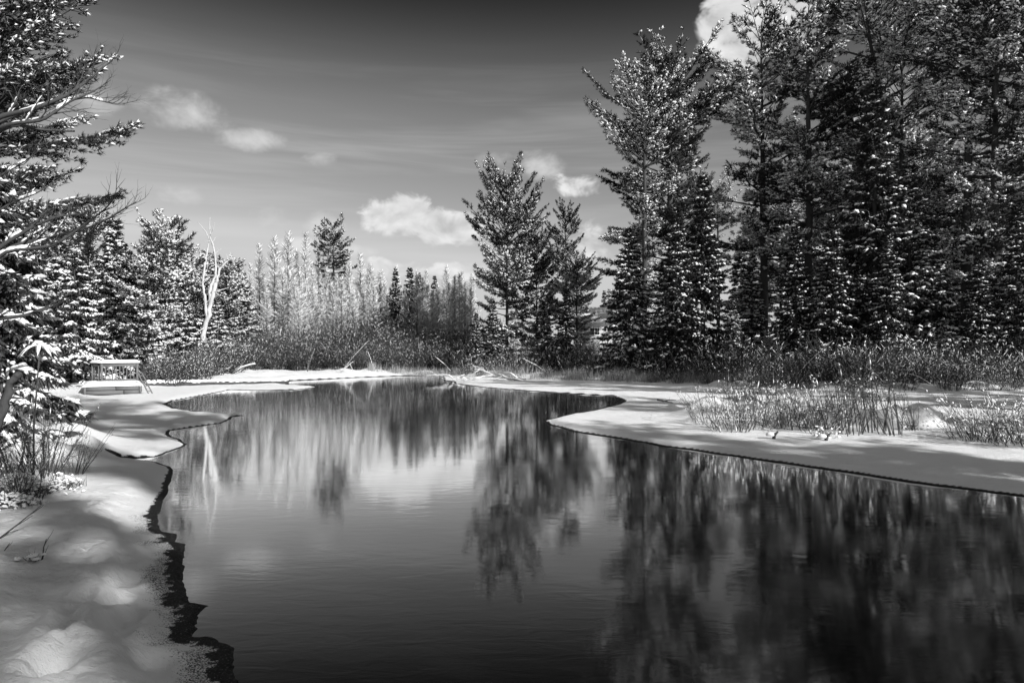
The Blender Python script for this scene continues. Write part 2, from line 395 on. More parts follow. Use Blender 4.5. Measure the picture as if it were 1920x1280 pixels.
# snow over ice: wet rim is dark clear ice, the rest is snow
ms = bpy.data.materials.new('snow_ground'); ms.use_nodes = True
t = ms.node_tree; b = t.nodes['Principled BSDF']; q = NB(t)
at = q.n('ShaderNodeAttribute', attribute_name='wet'); tcn = q.n('ShaderNodeTexCoord')
mp = q.n('ShaderNodeMapping'); mp.inputs['Scale'].default_value = (1, 2.2, 1); t.links.new(tcn.outputs['Object'], mp.inputs[0])
grain = q.noise(tcn.outputs['Object'], 60, 3, 0.75)
wetv = q.sstep(q.m('ADD', at.outputs['Fac'], q.m('MULTIPLY', q.m('SUBTRACT', grain, 0.5), q.m('MULTIPLY', 1.6, q.sstep(at.outputs['Fac'], 0.02, 0.2)))), 0.42, 0.62)
sn = q.m('ADD', 0.80, q.m('MULTIPLY', q.noise(mp.outputs[0], 3.0, 6, 0.6), 0.12))
ice = q.m('ADD', 0.004, q.m('MULTIPLY', q.sstep(grain, 0.56, 0.72), 0.22))
val = q.m('ADD', q.m('MULTIPLY', sn, q.m('SUBTRACT', 1.0, wetv)), q.m('MULTIPLY', ice, wetv))
cb = q.n('ShaderNodeCombineColor')
for i in range(3): q.put(cb.inputs[i], val)
t.links.new(cb.outputs[0], b.inputs['Base Color'])
b.inputs['Roughness'].default_value = 0.65; b.inputs['Specular IOR Level'].default_value = 0.15
bn = q.n('ShaderNodeBump'); bn.inputs['Distance'].default_value = 0.06; bn.inputs['Strength'].default_value = 1.0
t.links.new(q.m('MULTIPLY_ADD', q.noise(mp.outputs[0], 45, 4, 0.7), 0.35, q.noise(mp.outputs[0], 8, 6, 0.68)), bn.inputs['Height']); t.links.new(bn.outputs[0], b.inputs['Normal'])
gm = mesh('snow_ground', V, None, Q, True, [ms])
a_ = gm.attributes.new('wet', 'FLOAT', 'POINT'); a_.data.foreach_set('value', WET.astype(np.float32))
g = link('snow_ground', gm); tag(g, 'snow covered river banks and shelf ice', None, kind='structure')

# river: dark water smoothed by a slow current
mw = bpy.data.materials.new('river_water'); mw.use_nodes = True
t = mw.node_tree; b = t.nodes['Principled BSDF']; q = NB(t)
t.nodes.remove(b)
tcn = q.n('ShaderNodeTexCoord')
mp = q.n('ShaderNodeMapping'); mp.inputs['Scale'].default_value = (1.0, 2.6, 1); mp.inputs['Rotation'].default_value = (0, 0, math.radians(-14))
t.links.new(tcn.outputs['Object'], mp.inputs[0])
r1 = q.noise(mp.outputs[0], 2.2, 4, 0.55, 0.6)
r2 = q.noise(mp.outputs[0], 0.35, 3, 0.5, 0.4)
bn = q.n('ShaderNodeBump'); bn.inputs['Distance'].default_value = 0.010; bn.inputs['Strength'].default_value = 0.11
t.links.new(q.m('ADD', r1, q.m('MULTIPLY', r2, 1.5)), bn.inputs['Height'])
deep = q.n('ShaderNodeBsdfDiffuse'); deep.inputs[0].default_value = (.006, .006, .006, 1)
gl = q.n('ShaderNodeBsdfGlossy'); gl.inputs['Color'].default_value = (1, 1, 1, 1)
q.put(gl.inputs['Roughness'], q.m('ADD', 0.045, q.m('MULTIPLY', q.sstep(r2, 0.35, 0.7), 0.04)))
fr_ = q.n('ShaderNodeFresnel'); fr_.inputs['IOR'].default_value = 1.38
for nd in (gl, fr_): t.links.new(bn.outputs[0], nd.inputs['Normal'])
mx_ = q.n('ShaderNodeMixShader'); q.put(mx_.inputs[0], q.m('MULTIPLY', q.m('POWER', fr_.outputs[0], 1.4), 4.2, clamp=True))
t.links.new(deep.outputs[0], mx_.inputs[1]); t.links.new(gl.outputs[0], mx_.inputs[2]); t.links.new(mx_.outputs[0], t.nodes['Material Output'].inputs['Surface'])
wm = mesh('river', [(-60, -60, 0), (60, -60, 0), (60, 110, 0), (-60, 110, 0)], None, [(0, 1, 2, 3)], False, [mw])
tag(link('river', wm), 'dark still river bending between snowy banks', None, kind='structure')
mb_ = material('riverbed', 0.03, 0.9, 0.3, 1.0)
bm_ = mesh('riverbed', [(-90, -70, -.9), (90, -70, -.9), (90, 120, -.9), (-90, 120, -.9)], None, [(0, 1, 2, 3)], False, [mb_])
tag(link('riverbed', bm_), 'dark bed under the river water', None, kind='structure')

# ------------------------------------------------------------------ tree builders (each returns a list of (part name, mesh))
Zup = np.array([0, 0, 1.])
def unit(v): return v/(np.linalg.norm(v, axis=-1, keepdims=True)+1e-9)
def dirs(az, rise): return unit(np.stack([np.cos(az), np.sin(az), rise], -1))

def trunk_path(H, lean=(0, 0), bend=0.02, n=12):
    s = np.linspace(0, 1, n)
    wx = np.cumsum(U(-1, 1, n))*bend*H/n; wy = np.cumsum(U(-1, 1, n))*bend*H/n
    return np.stack([lean[0]*s*H+wx-wx[0], lean[1]*s*H+wy-wy[0], s*H], 1)
def on_path(path, z):
    return np.stack([np.interp(z, path[:, 2], path[:, k]) for k in range(3)], -1)

def spruce(H=14.0, R=2.6, clear=0.03, step=0.36, per=6, snow=0.6, det=1.0, dead=0, droop=0.32, lean=(0, 0), fine=False, nm='needles', power=0.85):
    path = trunk_path(H, lean, 0.01)
    wood = Acc(); wood.tube(path, np.linspace(0.011*H+0.03, 0.012, len(path)), 8, wob=.08)
    zs = []; z = H*clear
    while z < H*0.985:
        zs += [z+U(-.12, .12)]*int(per*U(.7, 1.2)+.5); z += step*U(.7, 1.25)*(1.1-0.5*z/H)
    z = np.array(zs); f = np.clip(z/H, 0, 1); N = len(z)
    L = R*np.maximum(1-f, 0.012)**power*U(.62, 1.12, N)*np.where(f < .12, .75+2*f, 1)
    az = U(0, 6.283, N)
    slope = np.interp(f, [0, .5, .85, 1], [-droop*1.5, -droop*1.15, -.05, .9])+U(-.22, .22, N)
    curl = np.interp(f, [0, .6, 1], [.22, .16, .05])
    B0 = on_path(path, z)
    out = np.stack([np.cos(az), np.sin(az), np.zeros(N)], 1)
    def pt(i, s): return B0[i]+out[i]*(L[i]*s)[:, None]+Zup*(L[i]*(slope[i]*s+curl[i]*s*s))[:, None]
    ii = np.repeat(np.arange(N), 3); sa = np.tile([0, .4, .75], N); sb = np.tile([.4, .75, 1.0], N)
    rr = 0.010+0.008*L[ii]
    wood.segs(pt(ii, sa), pt(ii, sb), rr*(1-sa*.8), rr*(1-sb*.8), 3)
    # twigs
    nt = np.maximum((L*11*det).astype(int), 4)
    i = np.repeat(np.arange(N), nt); n = len(i)
    s = U(.12, 1.0, n)**.8; side = rng.choice([-1., 1.], n); an = U(.55, 1.15, n)
    T = np.stack([-out[i][:, 1], out[i][:, 0], np.zeros(n)], 1)
    tl = np.minimum((.10+.42*L[i]*(1.05-s))*U(.6, 1.1, n), .85)
    td = unit(out[i]*np.cos(an)[:, None]+T*(side*np.sin(an))[:, None]+Zup*(slope[i]*.8+U(-.55, .05, n))[:, None])
    t0 = pt(i, s); t1 = t0+td*tl[:, None]
    leaf = Acc()
    k = 4; j = np.repeat(np.arange(n), k); u = np.tile((np.arange(k)+.2)/k, n)+U(-.1, .1, n*k)
    bp = t0[j]+td[j]*(tl[j]*u)[:, None]
    bd = unit(td[j]+rng.normal(size=(len(j), 3))*.42-Zup*.22)
    fs = U(.75, 1.25, len(j))/det**.5
    leaf.blades(bp, bd, .30*fs, .115*fs)
    leaf.blades(bp, unit(bd-Zup*.5+rng.normal(size=(len(j), 3))*.3), .22*fs, .10*fs)
    leaf.blades(t1, td, U(.16, .28, n), U(.06, .1, n))
    sc = Acc()
    # snow pads along the boughs and on the twigs
    pads = np.maximum((L*4.2*det).astype(int), 1); i2 = np.repeat(np.arange(N), pads); s2 = U(.3, 1.02, len(i2))
    kp = rng.random(len(i2)) < snow*np.clip(.85+1.7*noise2(az[i2]*1.5+3, z[i2]*.9+s2*1.5, 63), .2, 1.6); i2 = i2[kp]; s2 = s2[kp]
    d2 = pt(i2, np.minimum(s2+.05, 1.1))-pt(i2, s2-.05)
    sz = U(.6, 1.35, len(i2))/det**.4
    sc.blobs(pt(i2, s2)+Zup*.02, unit(d2)+rng.normal(size=d2.shape)*.45, .17*sz, .12*sz, .10*sz, fine=fine)
    kp = rng.random(n) < snow*.66*np.clip(.85+1.7*noise2(az[i]*1.5+3, z[i]*.9+s*1.5, 63), .2, 1.6)
    sz = U(.55, 1.3, kp.sum())/det**.4
    sc.blobs((t0+td*(tl*.62)[:, None]+Zup*.025)[kp], (td+rng.normal(size=td.shape)*.25)[kp], .15*sz, .08*sz, .065*sz, fine=fine)
    kw = np.nonzero(rng.random(len(j)) < snow*.28)[0]
    sc.blades(bp[kw]+Zup*.02, unit(td[j][kw]+rng.normal(size=(len(kw), 3))*.35), U(.14, .26, len(kw))/det**.5, U(.06, .1, len(kw))/det**.5)
    parts = [('trunk', wood.mesh('spruce_trunk', [M['bark']], True)), ('crown', leaf.mesh('spruce_crown', [M[nm]]))]
    if sc.n: parts.append(('snow_load', sc.mesh('spruce_snow', [M['snow']], True)))
    return parts, H

def pine(H=26.0, R=3.6, clear=0.18, gap=0.95, per=5, snow=0.4, lean=(0, 0), top=0.25, wind=(0, 0), det=1.0, nm='needles', fine=False, stubs=12, flat=1.0, ns=1.0, dust=.85, tw=1.0):
    path = trunk_path(H, lean, 0.035, 16)
    wood = Acc(); wood.tube(path, np.interp(np.linspace(0, 1, 16), [0, .04, .6, 1], [.017*H, .0125*H, .007*H, .012]), 9, wob=.06)
    zs = []; z = H*clear
    while z < H*.985:
        zs += list(z+U(-.15, .15, max(2, int(per*U(.6, 1.25)+.5)))); z += gap*U(.65, 1.45)*(1.15-.75*z/H)
    z = np.minimum(np.array(zs), H*.99); f = z/H; N = len(z); g = (f-clear)/(1-clear)
    prof = np.interp(g, [0, .12, .4, .7, .9, 1], [.55, .85, 1.0, .80*tw, .52*tw, .12*tw])
    az = U(0, 6.283, N)
    out = np.stack([np.cos(az), np.sin(az), np.zeros(N)], 1)
    L = R*prof*np.where(rng.random(N) < .25, U(.25, .6, N), U(.65, 1.25, N))*(1+out[:, 0]*wind[0]+out[:, 1]*wind[1])
    a = np.interp(g, [0, .45, .8, 1], [-.12, .10, .55, 1.5])+U(-.1, .14, N)
    c = np.interp(g, [0, .6, 1], [.16, .26, .2])*flat
    B0 = on_path(path, z)
    def pt(i, s): return B0[i]+out[i]*(L[i]*s)[:, None]+Zup*(L[i]*(a[i]*s+c[i]*s*s))[:, None]
    K = 5; ii = np.repeat(np.arange(N), K); sa = np.tile(np.arange(K)/K, N); sb = sa+1/K
    rr = .014+.013*L[ii]
    wood.segs(pt(ii, sa), pt(ii, sb), rr*(1-.85*sa), rr*(1-.85*sb), 4)
    # dead stubs on the bare bole
    if stubs:
        zz = U(.04, clear+.1, stubs)*H; aa = U(0, 6.283, stubs); b0 = on_path(path, zz); ln = U(.4, 2.0, stubs)
        b1 = b0+np.stack([np.cos(aa), np.sin(aa), U(-.25, .15, stubs)], 1)*ln[:, None]
        wood.segs(b0, b1, .03, .008, 4)
    # side branches carry the needle plumes
    nb = np.maximum((L*6.0*det).astype(int), 4); i = np.repeat(np.arange(N), nb); n = len(i)
    s = U(.26, 1.0, n)**.85; side = rng.choice([-1., 1.], n); an = U(.35, 1.05, n)
    T = np.stack([-out[i][:, 1], out[i][:, 0], np.zeros(n)], 1)
    bl = np.clip((.25+.40*L[i]*(1.1-s))*U(.6, 1.15, n), .25, 1.7)
    bdir = unit(out[i]*np.cos(an)[:, None]+T*(side*np.sin(an))[:, None]+Zup*(a[i]*.6+U(-.10, .20, n))[:, None])
    b0 = pt(i, s); b1 = b0+bdir*bl[:, None]
    wood.segs(b0, b1, .012, .005, 3)
    kt = np.maximum((bl*6.5*det).astype(int), 3); j = np.repeat(np.arange(n), kt); u = U(.22, 1.05, len(j))
    tp = b0[j]+bdir[j]*(bl[j]*u)[:, None]+rng.normal(size=(len(j), 3))*.04
    td = unit(bdir[j]*.9+Zup*.4+rng.normal(size=(len(j), 3))*.3)
    leaf = Acc(); kb = 5
    jj = np.repeat(np.arange(len(j)), kb); fs = U(.8, 1.25, len(jj))/det**.35
    leaf.blades(tp[jj], unit(td[jj]+rng.normal(size=(len(jj), 3))*.5), .30*fs*ns, .062*fs*ns)
    sc = Acc()
    cl = snow*np.clip(.75+3.2*noise2(az[i[j]]*1.6+7, z[i[j]]*.7+s[j]*2, 61), .04, 2.0)      # snow lies in patches
    kp = rng.random(len(j)) < cl*.75; sz = U(.45, 1.4, kp.sum())/det**.35*ns
    sc.blobs((tp+td*.08*ns)[kp], bdir[j][kp]+rng.normal(size=(kp.sum(), 3))*.25, .175*sz, .10*sz, .085*sz, fine=fine)
    kw = np.nonzero(rng.random(len(j)) < cl*dust)[0]; kw = np.repeat(kw, 2)                  # dusted needles
    sc.blades(tp[kw]+Zup*.02, unit(td[kw]+rng.normal(size=(len(kw), 3))*.45+Zup*.1), U(.16, .3, len(kw))*ns, U(.06, .10, len(kw))*ns)
    kp = (rng.random(len(ii)) < snow*.8) & (sa > .1)
    mid = pt(ii, (sa+sb)/2); d2 = pt(ii, sb)-pt(ii, sa)
    sc.blobs(mid[kp]+Zup*(rr*.8)[kp][:, None], d2[kp], L[ii][kp]*.085, U(.03, .06, kp.sum()), U(.03, .055, kp.sum()), fine=fine)
    parts = [('trunk', wood.mesh('pine_trunk', [M['bark']], True)), ('crown', leaf.mesh('pine_crown', [M[nm]]))]
    if sc.n: parts.append(('snow_load', sc.mesh('pine_snow', [M['snow']], True)))
    return parts, H

def larch(H=18.0, R=2.2, snow=0.5, dens=1.35):
    path = trunk_path(H, (U(-.02, .02), 0), .012)
    wood = Acc(); wood.tube(path, np.linspace(.17, .012, len(path)), 7)
    N = int(210*dens); z = H*(.05+.94*U(0, 1, N)**.9); f = z/H
    L = R*np.maximum(1-f, .02)**.8*U(.5, 1.15, N)
    az = U(0, 6.283, N); out = np.stack([np.cos(az), np.sin(az), np.zeros(N)], 1)
    sl = np.interp(f, [0, .4, 1], [-.05, .35, .95])+U(-.35, .25, N)
    B0 = on_path(path, z)
    def pt(i, s): return B0[i]+out[i]*(L[i]*s)[:, None]+Zup*(L[i]*(sl[i]*s+.2*s*s))[:, None]
    I = np.arange(N); o = np.ones(N)
    wood.segs(pt(I, 0*o), pt(I, .55*o), .022, .014, 3); wood.segs(pt(I, .55*o), pt(I, o), .014, .006, 3)
    nt = np.maximum((L*11*dens).astype(int), 9); i = np.repeat(I, nt); n = len(i); s = U(.1, 1, n)
    d = unit(out[i]*.7+rng.normal(size=(n, 3))*.6+Zup*.12)
    tw = Acc(); tw.blades(pt(i, s), d, U(.25, .8, n), .03)
    i3 = np.repeat(I, 4); s3 = U(.15, .95, len(i3)); kp = (rng.random(len(i3)) < snow*np.interp(f[i3], [0, .6, .9], [1, .85, .25]))
    i3 = i3[kp]; s3 = s3[kp]
    sc = Acc(); sc.blobs(pt(i3, s3)+Zup*.02, pt(i3, s3+.05)-pt(i3, s3-.05), U(.3, .8, len(i3)), U(.045, .08, len(i3)), .06)
    kq = rng.random(n) < .05*snow*2*np.interp(f[i], [0, .6, .8], [1, .6, .05])
    sc.blobs((pt(i, s)+d*.2)[kq], d[kq], .12, .035, .04)
    return [('trunk', wood.mesh('larch_trunk', [M['bark']], True)), ('crown', tw.mesh('larch_crown', [M['larch_twig']])), ('snow_load', sc.mesh('larch_snow', [M['snow']], True))], H

def bush(H=4.0, spread=1.6, stems=26, tw=9, snow=0.35, r=.016, mat='willow_twig', bl=.03, split=False, speck=.05, fan=0.75, fine=False, long=1.3):
    N = stems; a = U(0, 6.283, N); b0 = np.stack([np.cos(a), np.sin(a), np.zeros(N)], 1)*(spread*.28*U(0, 1, N)**.5)[:, None]
    h = H*U(.55, 1.05, N); lean = U(.05, fan, N)
    o = np.stack([np.cos(a+U(-.4, .4, N)), np.sin(a+U(-.4, .4, N)), np.zeros(N)], 1)
    cv = U(-.25, .3, N)
    def pt(i, s): return b0[i]+o[i]*(h[i]*lean[i]*(s*(1-cv[i])+cv[i]*s*s))[:, None]+Zup*(h[i]*s*(1-.1*lean[i]*s))[:, None]
    A = Acc(); K = 4; ii = np.repeat(np.arange(N), K); sa = np.tile(np.arange(K)/K, N)
    rs = r*U(.6, 1.2, N)[ii]
    A.segs(pt(ii, sa), pt(ii, sa+1/K), rs*(1-.8*sa), rs*(1-.8*(sa+1/K)), 3 if not fine else 5)
    i = np.repeat(np.arange(N), tw); n = len(i); s = U(.2, 1., n)
    d = unit(unit(pt(i, s+.05)-pt(i, s))+rng.normal(size=(n, 3))*.5)
    tl = H*U(.08, .26, n)*(1.2-s*.7)
    p0 = pt(i, s); p1 = p0+d*tl[:, None]
    if fine: A.segs(p0, p1, r*.38, r*.14, 3)
    else: A.blades(p0, d, tl, bl)
    k2 = np.repeat(np.arange(n), 3); u2 = U(.2, .9, len(k2)); d2 = unit(d[k2]+rng.normal(size=(len(k2), 3))*.55)
    A.blades(p0[k2]+d[k2]*(tl[k2]*u2)[:, None], d2, tl[k2]*.5, bl*.7)
    S = Acc(); m = 1 if not split else 0
    kp = rng.random(len(k2)) < snow
    sz = U(.5, 1.5, kp.sum())*speck
    (S if split else A).blobs((p0[k2]+d[k2]*(tl[k2]*u2)[:, None])[kp], d2[kp], sz*long, sz*(.75 if long < 2.5 else .5), sz*.6, mat=m, fine=False)
    kp = rng.random(len(ii)) < snow*.8
    (S if split else A).blobs((pt(ii, sa+.12))[kp]+Zup*.01, (pt(ii, sa+.2)-pt(ii, sa))[kp], speck*(2.2+long*2), speck*.7, speck*.7, mat=m, fine=False)
    if split:
        pr = [('stems', A.mesh('bush_stems', [M[mat]]))]
        if S.n: pr.append(('snow_load', S.mesh('bush_snow', [M['snow']], True)))
        return pr, H
    return [('all', A.mesh('bush', [M[mat], M['snow']]))], H

def place(proto, name, x, y, H=None, rz=None, label='', cat='tree', group=None, sx=1.0, sink=0.08, tilt=(0, 0)):
    parts, H0 = proto
    k = (H or H0)/H0; rz = random.uniform(0, 6.283) if rz is None else rz
    z = gz(x, y)-sink
    if len(parts) == 1:
        o = link(name, parts[0][1]); tag(o, label, cat, group)
    else:
        o = empty(name, (x, y, z), label, cat, group)
        for pn, me in parts:
            c_ = link(pn, me, o)
            if pn in ('snow_load', 'stems'): c_['kind'] = 'stuff'
    o.location = (x, y, z); o.scale = (k*sx, k*sx, k); o.rotation_euler = (tilt[0], tilt[1], rz)
    return o
def at(px, d): return (px-CX)/FPX*d, d
def Hfor(py, d): return CAMH+(HY-py)/FPX*d

MARKS = [(470,'beside the dead white tree'),(520,'before the tallest larches'),(590,'before the close set larches'),(660,'before the lone tufted pine'),(740,'before the short larches'),(830,'before the small dark spruces'),
 (915,'beside the round topped pine at the bend'),(1000,'before the round topped pine at the bend'),(1090,'before the slender pine at the bend'),(1150,'before the cabin'),(1230,'at the foot of the snow tipped spruce'),(1350,'at the foot of the twin dark spruces'),
 (1440,'before the pale shed'),(1530,'before the tall straight pine'),(1600,'before the dark dense spruce'),(1680,'before the narrow tall spruce'),(1770,'before the sweeping spruce'),(1850,'before the thick pine trunk'),(9999,'beside the leaning trunk')]
def mark(px):
    return next(m for lim, m in MARKS if px < lim)
# ------------------------------------------------------------------ the far shore: larches, thicket, distant pines
LARCH = [larch(18, 3.4, .95), larch(18, 3.0, .85), larch(17, 3.8, 1.0), larch(16, 2.6, .9)]
SPR = [spruce(14, 3.0, snow=.95), spruce(15, 2.9, snow=.85, step=.38, per=7), spruce(13, 3.2, snow=.85, droop=.4), spruce(17, 2.8, snow=.85, step=.42, per=7, power=.75)]
PINE = [pine(26, 5.2, .16, snow=1.0, gap=1.2, tw=1.4), pine(28, 5.6, .2, snow=.75, wind=(-.3, 0), gap=1.3, tw=1.35), pine(24, 5.0, .10, snow=1.0, per=5, gap=1.1), pine(30, 5.0, .22, snow=.9, gap=1.3, per=5), pine(20, 4.6, .03, snow=.6, per=7, gap=.68, stubs=5, tw=1.35)]
SPR += [spruce(15, 3.0, snow=.42, per=7, droop=.42), spruce(17, 2.7, snow=.38, step=.4, per=7, power=.75, droop=.36)]
# (photo column of the trunk, row of the top, distance, variant)
def lz(px): return next(m for lim, m in [(480,'behind the dead white tree'),(560,'in the stand before the lone pine'),(660,'around the lone tufted pine'),(735,'between the lone pine and the small dark spruces'),(830,'around the small dark spruces'),(9999,'beside the round topped pine at the bend')] if px < lim)
for px, py, d, v in [(487,455,88,1),(514,443,86,0),(541,432,90,0),(572,434,92,1),(556,470,98,2),(598,470,96,1),(612,500,92,2),(655,490,92,0),(676,474,100,1),(694,492,98,0),(640,520,88,2),(530,500,84,2),
                     (470,492,94,1),(585,505,86,2),(452,505,100,0),(715,505,104,1),(742,498,108,0),(800,505,110,1),(838,500,112,2),(865,507,112,1),(885,512,110,0),(700,530,94,2),(760,535,92,0),(820,530,96,2),(850,540,92,0),(625,535,84,1),(500,540,80,2),(560,545,80,0),(660,548,82,1),
                     (725,552,88,1),(790,550,90,2),(870,548,96,1),(440,540,86,0)]+[(px_, 505+40*abs(math.sin(px_*.9)), 83+(px_*7) % 23, px_ % 4) for px_ in range(452, 892, 10)]:
    x, y = at(px, d)
    place(LARCH[v], 'larch_tree', x, y, Hfor(py, d)-gz(x, y), label=f"{'tall' if py < 510 else 'short'} bare snow dusted larch {lz(px)}", cat='tree', group=f"{'tall' if py < 510 else 'short'} larches {lz(px)}", sx=random.uniform(.85, 1.1))
x, y = at(627, 94)
PTUFT = pine(20, 2.9, .55, snow=.3, per=6, gap=.7, stubs=16)
place(PTUFT, 'pine_tree', x, y, Hfor(432, 94), label='lone dark pine with a tufted top rising from the bare larches', cat='tree')
g_s = 'small spruces among the far larches'
for px, py, d, v in [(742,503,96,1),(768,498,98,0),(785,510,100,1),(815,515,104,3),(420,500,88,0),(398,488,96,1),(440,515,92,2),(470,530,98,1),(735,540,90,2),(775,545,92,0)]:
    x, y = at(px, d)
    place(SPR[v], 'spruce_tree', x, y, Hfor(py, d)-gz(x, y), label='small snowy spruce standing among the far bare larches', cat='tree', group=g_s)

BUSH = [bush(5.0, 2.4, 34, 9, .14, speck=.032, long=5, bl=.04, r=.022), bush(4.4, 2.8, 38, 8, .17, speck=.032, long=5, bl=.04, r=.024), bush(4.8, 2.2, 30, 10, .09, speck=.03, long=5, bl=.04, r=.022)]
BUSHS = [bush(2.6, 2.0, 36, 8, .08, speck=.03, long=3.5, bl=.022, r=.018), bush(2.2, 2.2, 36, 8, .10, speck=.032, long=3.5, bl=.022, r=.018), bush(2.4, 1.8, 32, 9, .07, speck=.03, long=4, bl=.022, r=.018)]
g_b = 'willow bushes of the far thicket'
n = 0
for row, (d0, hh) in enumerate([(69, 3.6), (72, 4.4), (75.5, 5.2), (79, 5.6)]):
    for px in np.arange(385, 930, 24 if row else 20):
        pxx = px+U(-9, 9); d = d0+U(-1.2, 1.2)+(2 if pxx > 800 else 0)*0.5
        if pxx < 440: d -= 6*(440-pxx)/55
        x, y = at(pxx, d)
        place(BUSH[n % 3], 'willow_bush', x, y, hh*U(.65, 1.25), label=f"{('low','tall')[row > 0]} bare willow in the far thicket {mark(pxx)}", cat='bush', group=f"{('low','tall')[row > 0]} willow bushes {mark(pxx)}", sx=1.1); n += 1

# ------------------------------------------------------------------ the right bank forest
pines = [ # px, top row, distance, variant, label
 (950,345,68,4,'round topped pine at the river bend beside the far thicket'),
 (1062,392,73,2,'slender pine behind the round topped pine at the bend'),
 (1008,455,74,4,'bushy pine filling the gap between the two pines at the bend'),
 (1205,172,60,1,'tall pine with long plumes reaching over the bend'),
 (1256,122,66,0,'broad crowned pine with pale forked limbs beside the twin spruces'),
 (1432,40,64,2,'pine with several upright tips behind the twin spruces'),
 (1516,-10,60,3,'tall straight pine with a long bare limb at mid height'),
 (1642,-60,62,0,'very tall pine behind the narrow dark spruce'),
 (1690,60,58,3,'thin trunked pine beside the narrow dark spruce'),
 (1808,-80,52,1,'thick trunked pine on the right bank beside the low sweeping spruce'),
 (1868,-40,50,3,'dark slim pine on the right bank near the leaning trunk'),
 (1935,-60,49,0,'big pine at the end of the right bank row')]
for px, py, d, v, lb in pines:
    x, y = at(px, d)
    place(PINE[v], 'pine_tree', x, y, Hfor(py, d)-gz(x, y), label=lb, cat='tree', sx=.8 if px < 1100 else 1.0)
sprs = [
 (1180,424,54.5,2,'snow tipped spruce standing alone in front of the tall pines'),
 (1268,385,52,4,'shorter of the twin dark spruces'),
 (1318,326,53,5,'taller of the twin dark spruces'),
 (1640,150,51,5,'narrow dark spruce rising high among the pines'),
 (1375,560,53,0,'little spruce at the foot of the twin spruces'),
 (1450,600,53,2,'tiny snowy spruce in the gap by the pale shed'),
 (1492,420,51,5,'mid sized spruce beside the gap in the right bank trees'),
 (1562,400,50,4,'dark dense spruce left of the narrow tall one'),
 (1705,300,51,0,'snowy spruce under the tallest pines'),
 (1745,420,50,2,'spruce with sweeping low boughs by the thick pine trunk'),
 (1835,470,47.5,4,'dark spruce under the slim pines'),
 (1905,380,47,5,'dark spruce at the end of the right bank'),
 (893,585,65,4,'small dark spruce against the foot of the round topped pine'),
 (1062,530,64,4,'dark young spruce in front of the slender pine'),
 (1020,560,66,2,'bushy dark spruce between the two pines at the bend'),
 (925,560,66,0,'dark low spruce under the round topped pine'),
 (1605,480,51,2,'short spruce between the dark dense one and the narrow one'),
 (1410,470,57,3,'slim spruce behind the gap with the pale shed'),
 (1665,430,48.5,4,'dense dark spruce in front of the very tall pine')]
for px, py, d, v, lb in sprs:
    x, y = at(px, d)
    place(SPR[v], 'spruce_tree', x, y, Hfor(py, d)-gz(x, y), label=lb, cat='tree', sx=1.15)
# the wood behind them
def behind(px):
    return next(m for lim, m in [(1150,'behind the cabin'),(1240,'behind the snow tipped spruce'),(1360,'behind the twin dark spruces'),(1440,'behind the pale shed'),(1560,'behind the tall straight pine'),(1680,'behind the narrow tall spruce'),(1840,'behind the thick pine trunk'),(2000,'behind the leaning trunk'),(9999,'beyond the end of the right bank row')] if px < lim)
for k in range(30):
    px = 1090+k*41+U(-16, 16); d = U(68, 104)
    top = np.interp(px, [1090, 1200, 1400, 1600, 2000, 2400], [470, 400, 320, 290, 250, 220])+U(-20, 160)
    if 1090 < px < 1150: d = U(108, 118); top = U(540, 570)
    if 1380 < px < 1425: d = U(95, 110); top = U(300, 500)
    x, y = at(px, d); h = Hfor(top, d)-gz(x, y)
    if k % 3 == 1: place(SPR[k % 4], 'spruce_tree', x, y, min(h, 24), label='snowy spruce deep in the wood '+behind(px), cat='tree', group='spruces deep in the wood '+behind(px), sx=1.2)
    else: place(PINE[k % 5], 'pine_tree', x, y, min(h, 33), label='snowy pine deep in the wood '+behind(px), cat='tree', group='pines deep in the wood '+behind(px))
# trees beyond the right edge of the view: they throw the shade that crosses the river
for x, y, v, h in [(31.7,-41.6,1,26.6),(26.6,-40,3,25.9),(33.7,-34.4,3,29.3),(27.9,-31.9,1,27.7),(32.4,-26.5,3,24.6),(20.8,-25,3,25),(28.1,-11,0,26.5),(33.2,-9.4,3,23.6),(26.3,-3.7,3,27),(36.2,3.4,3,27.4),(43.5,14.7,0,28.7),(44.2,19.1,1,26.4)]:
    place(PINE[v], 'pine_tree', x, y, h, rz=x*3.1, label='tall pine of the row further along the right bank', cat='tree', group='pines further along the right bank')
for x, y, v, h in [(34,-37.4,2,18.9),(25.3,-29.2,1,20.3),(27.2,-21.6,0,16.2),(33.4,-6.5,2,17.4),(40.8,8.9,0,17.3)]:
    place(SPR[v], 'spruce_tree', x, y, h, rz=x*3.1, label='spruce of the row further along the right bank', cat='tree', group='spruces further along the right bank', sx=1.15)
for x, y, v, h in [(23.2,-17,5,25),(22.4,-13.4,3,24),(23.5,-4.2,3,30),(24.6,-19.4,5,23)]:
    place(SPR[v], 'spruce_tree', x, y, h, rz=1.0+x, sx=.6, label='spruce of the row further along the right bank', cat='tree', group='spruces further along the right bank')
for x, y, v, h in [(21.2,-7.5,3,31)]:
    place(PINE[v], 'pine_tree', x, y, h, rz=1.0+x, label='tall pine of the row further along the right bank', cat='tree', group='pines further along the right bank')
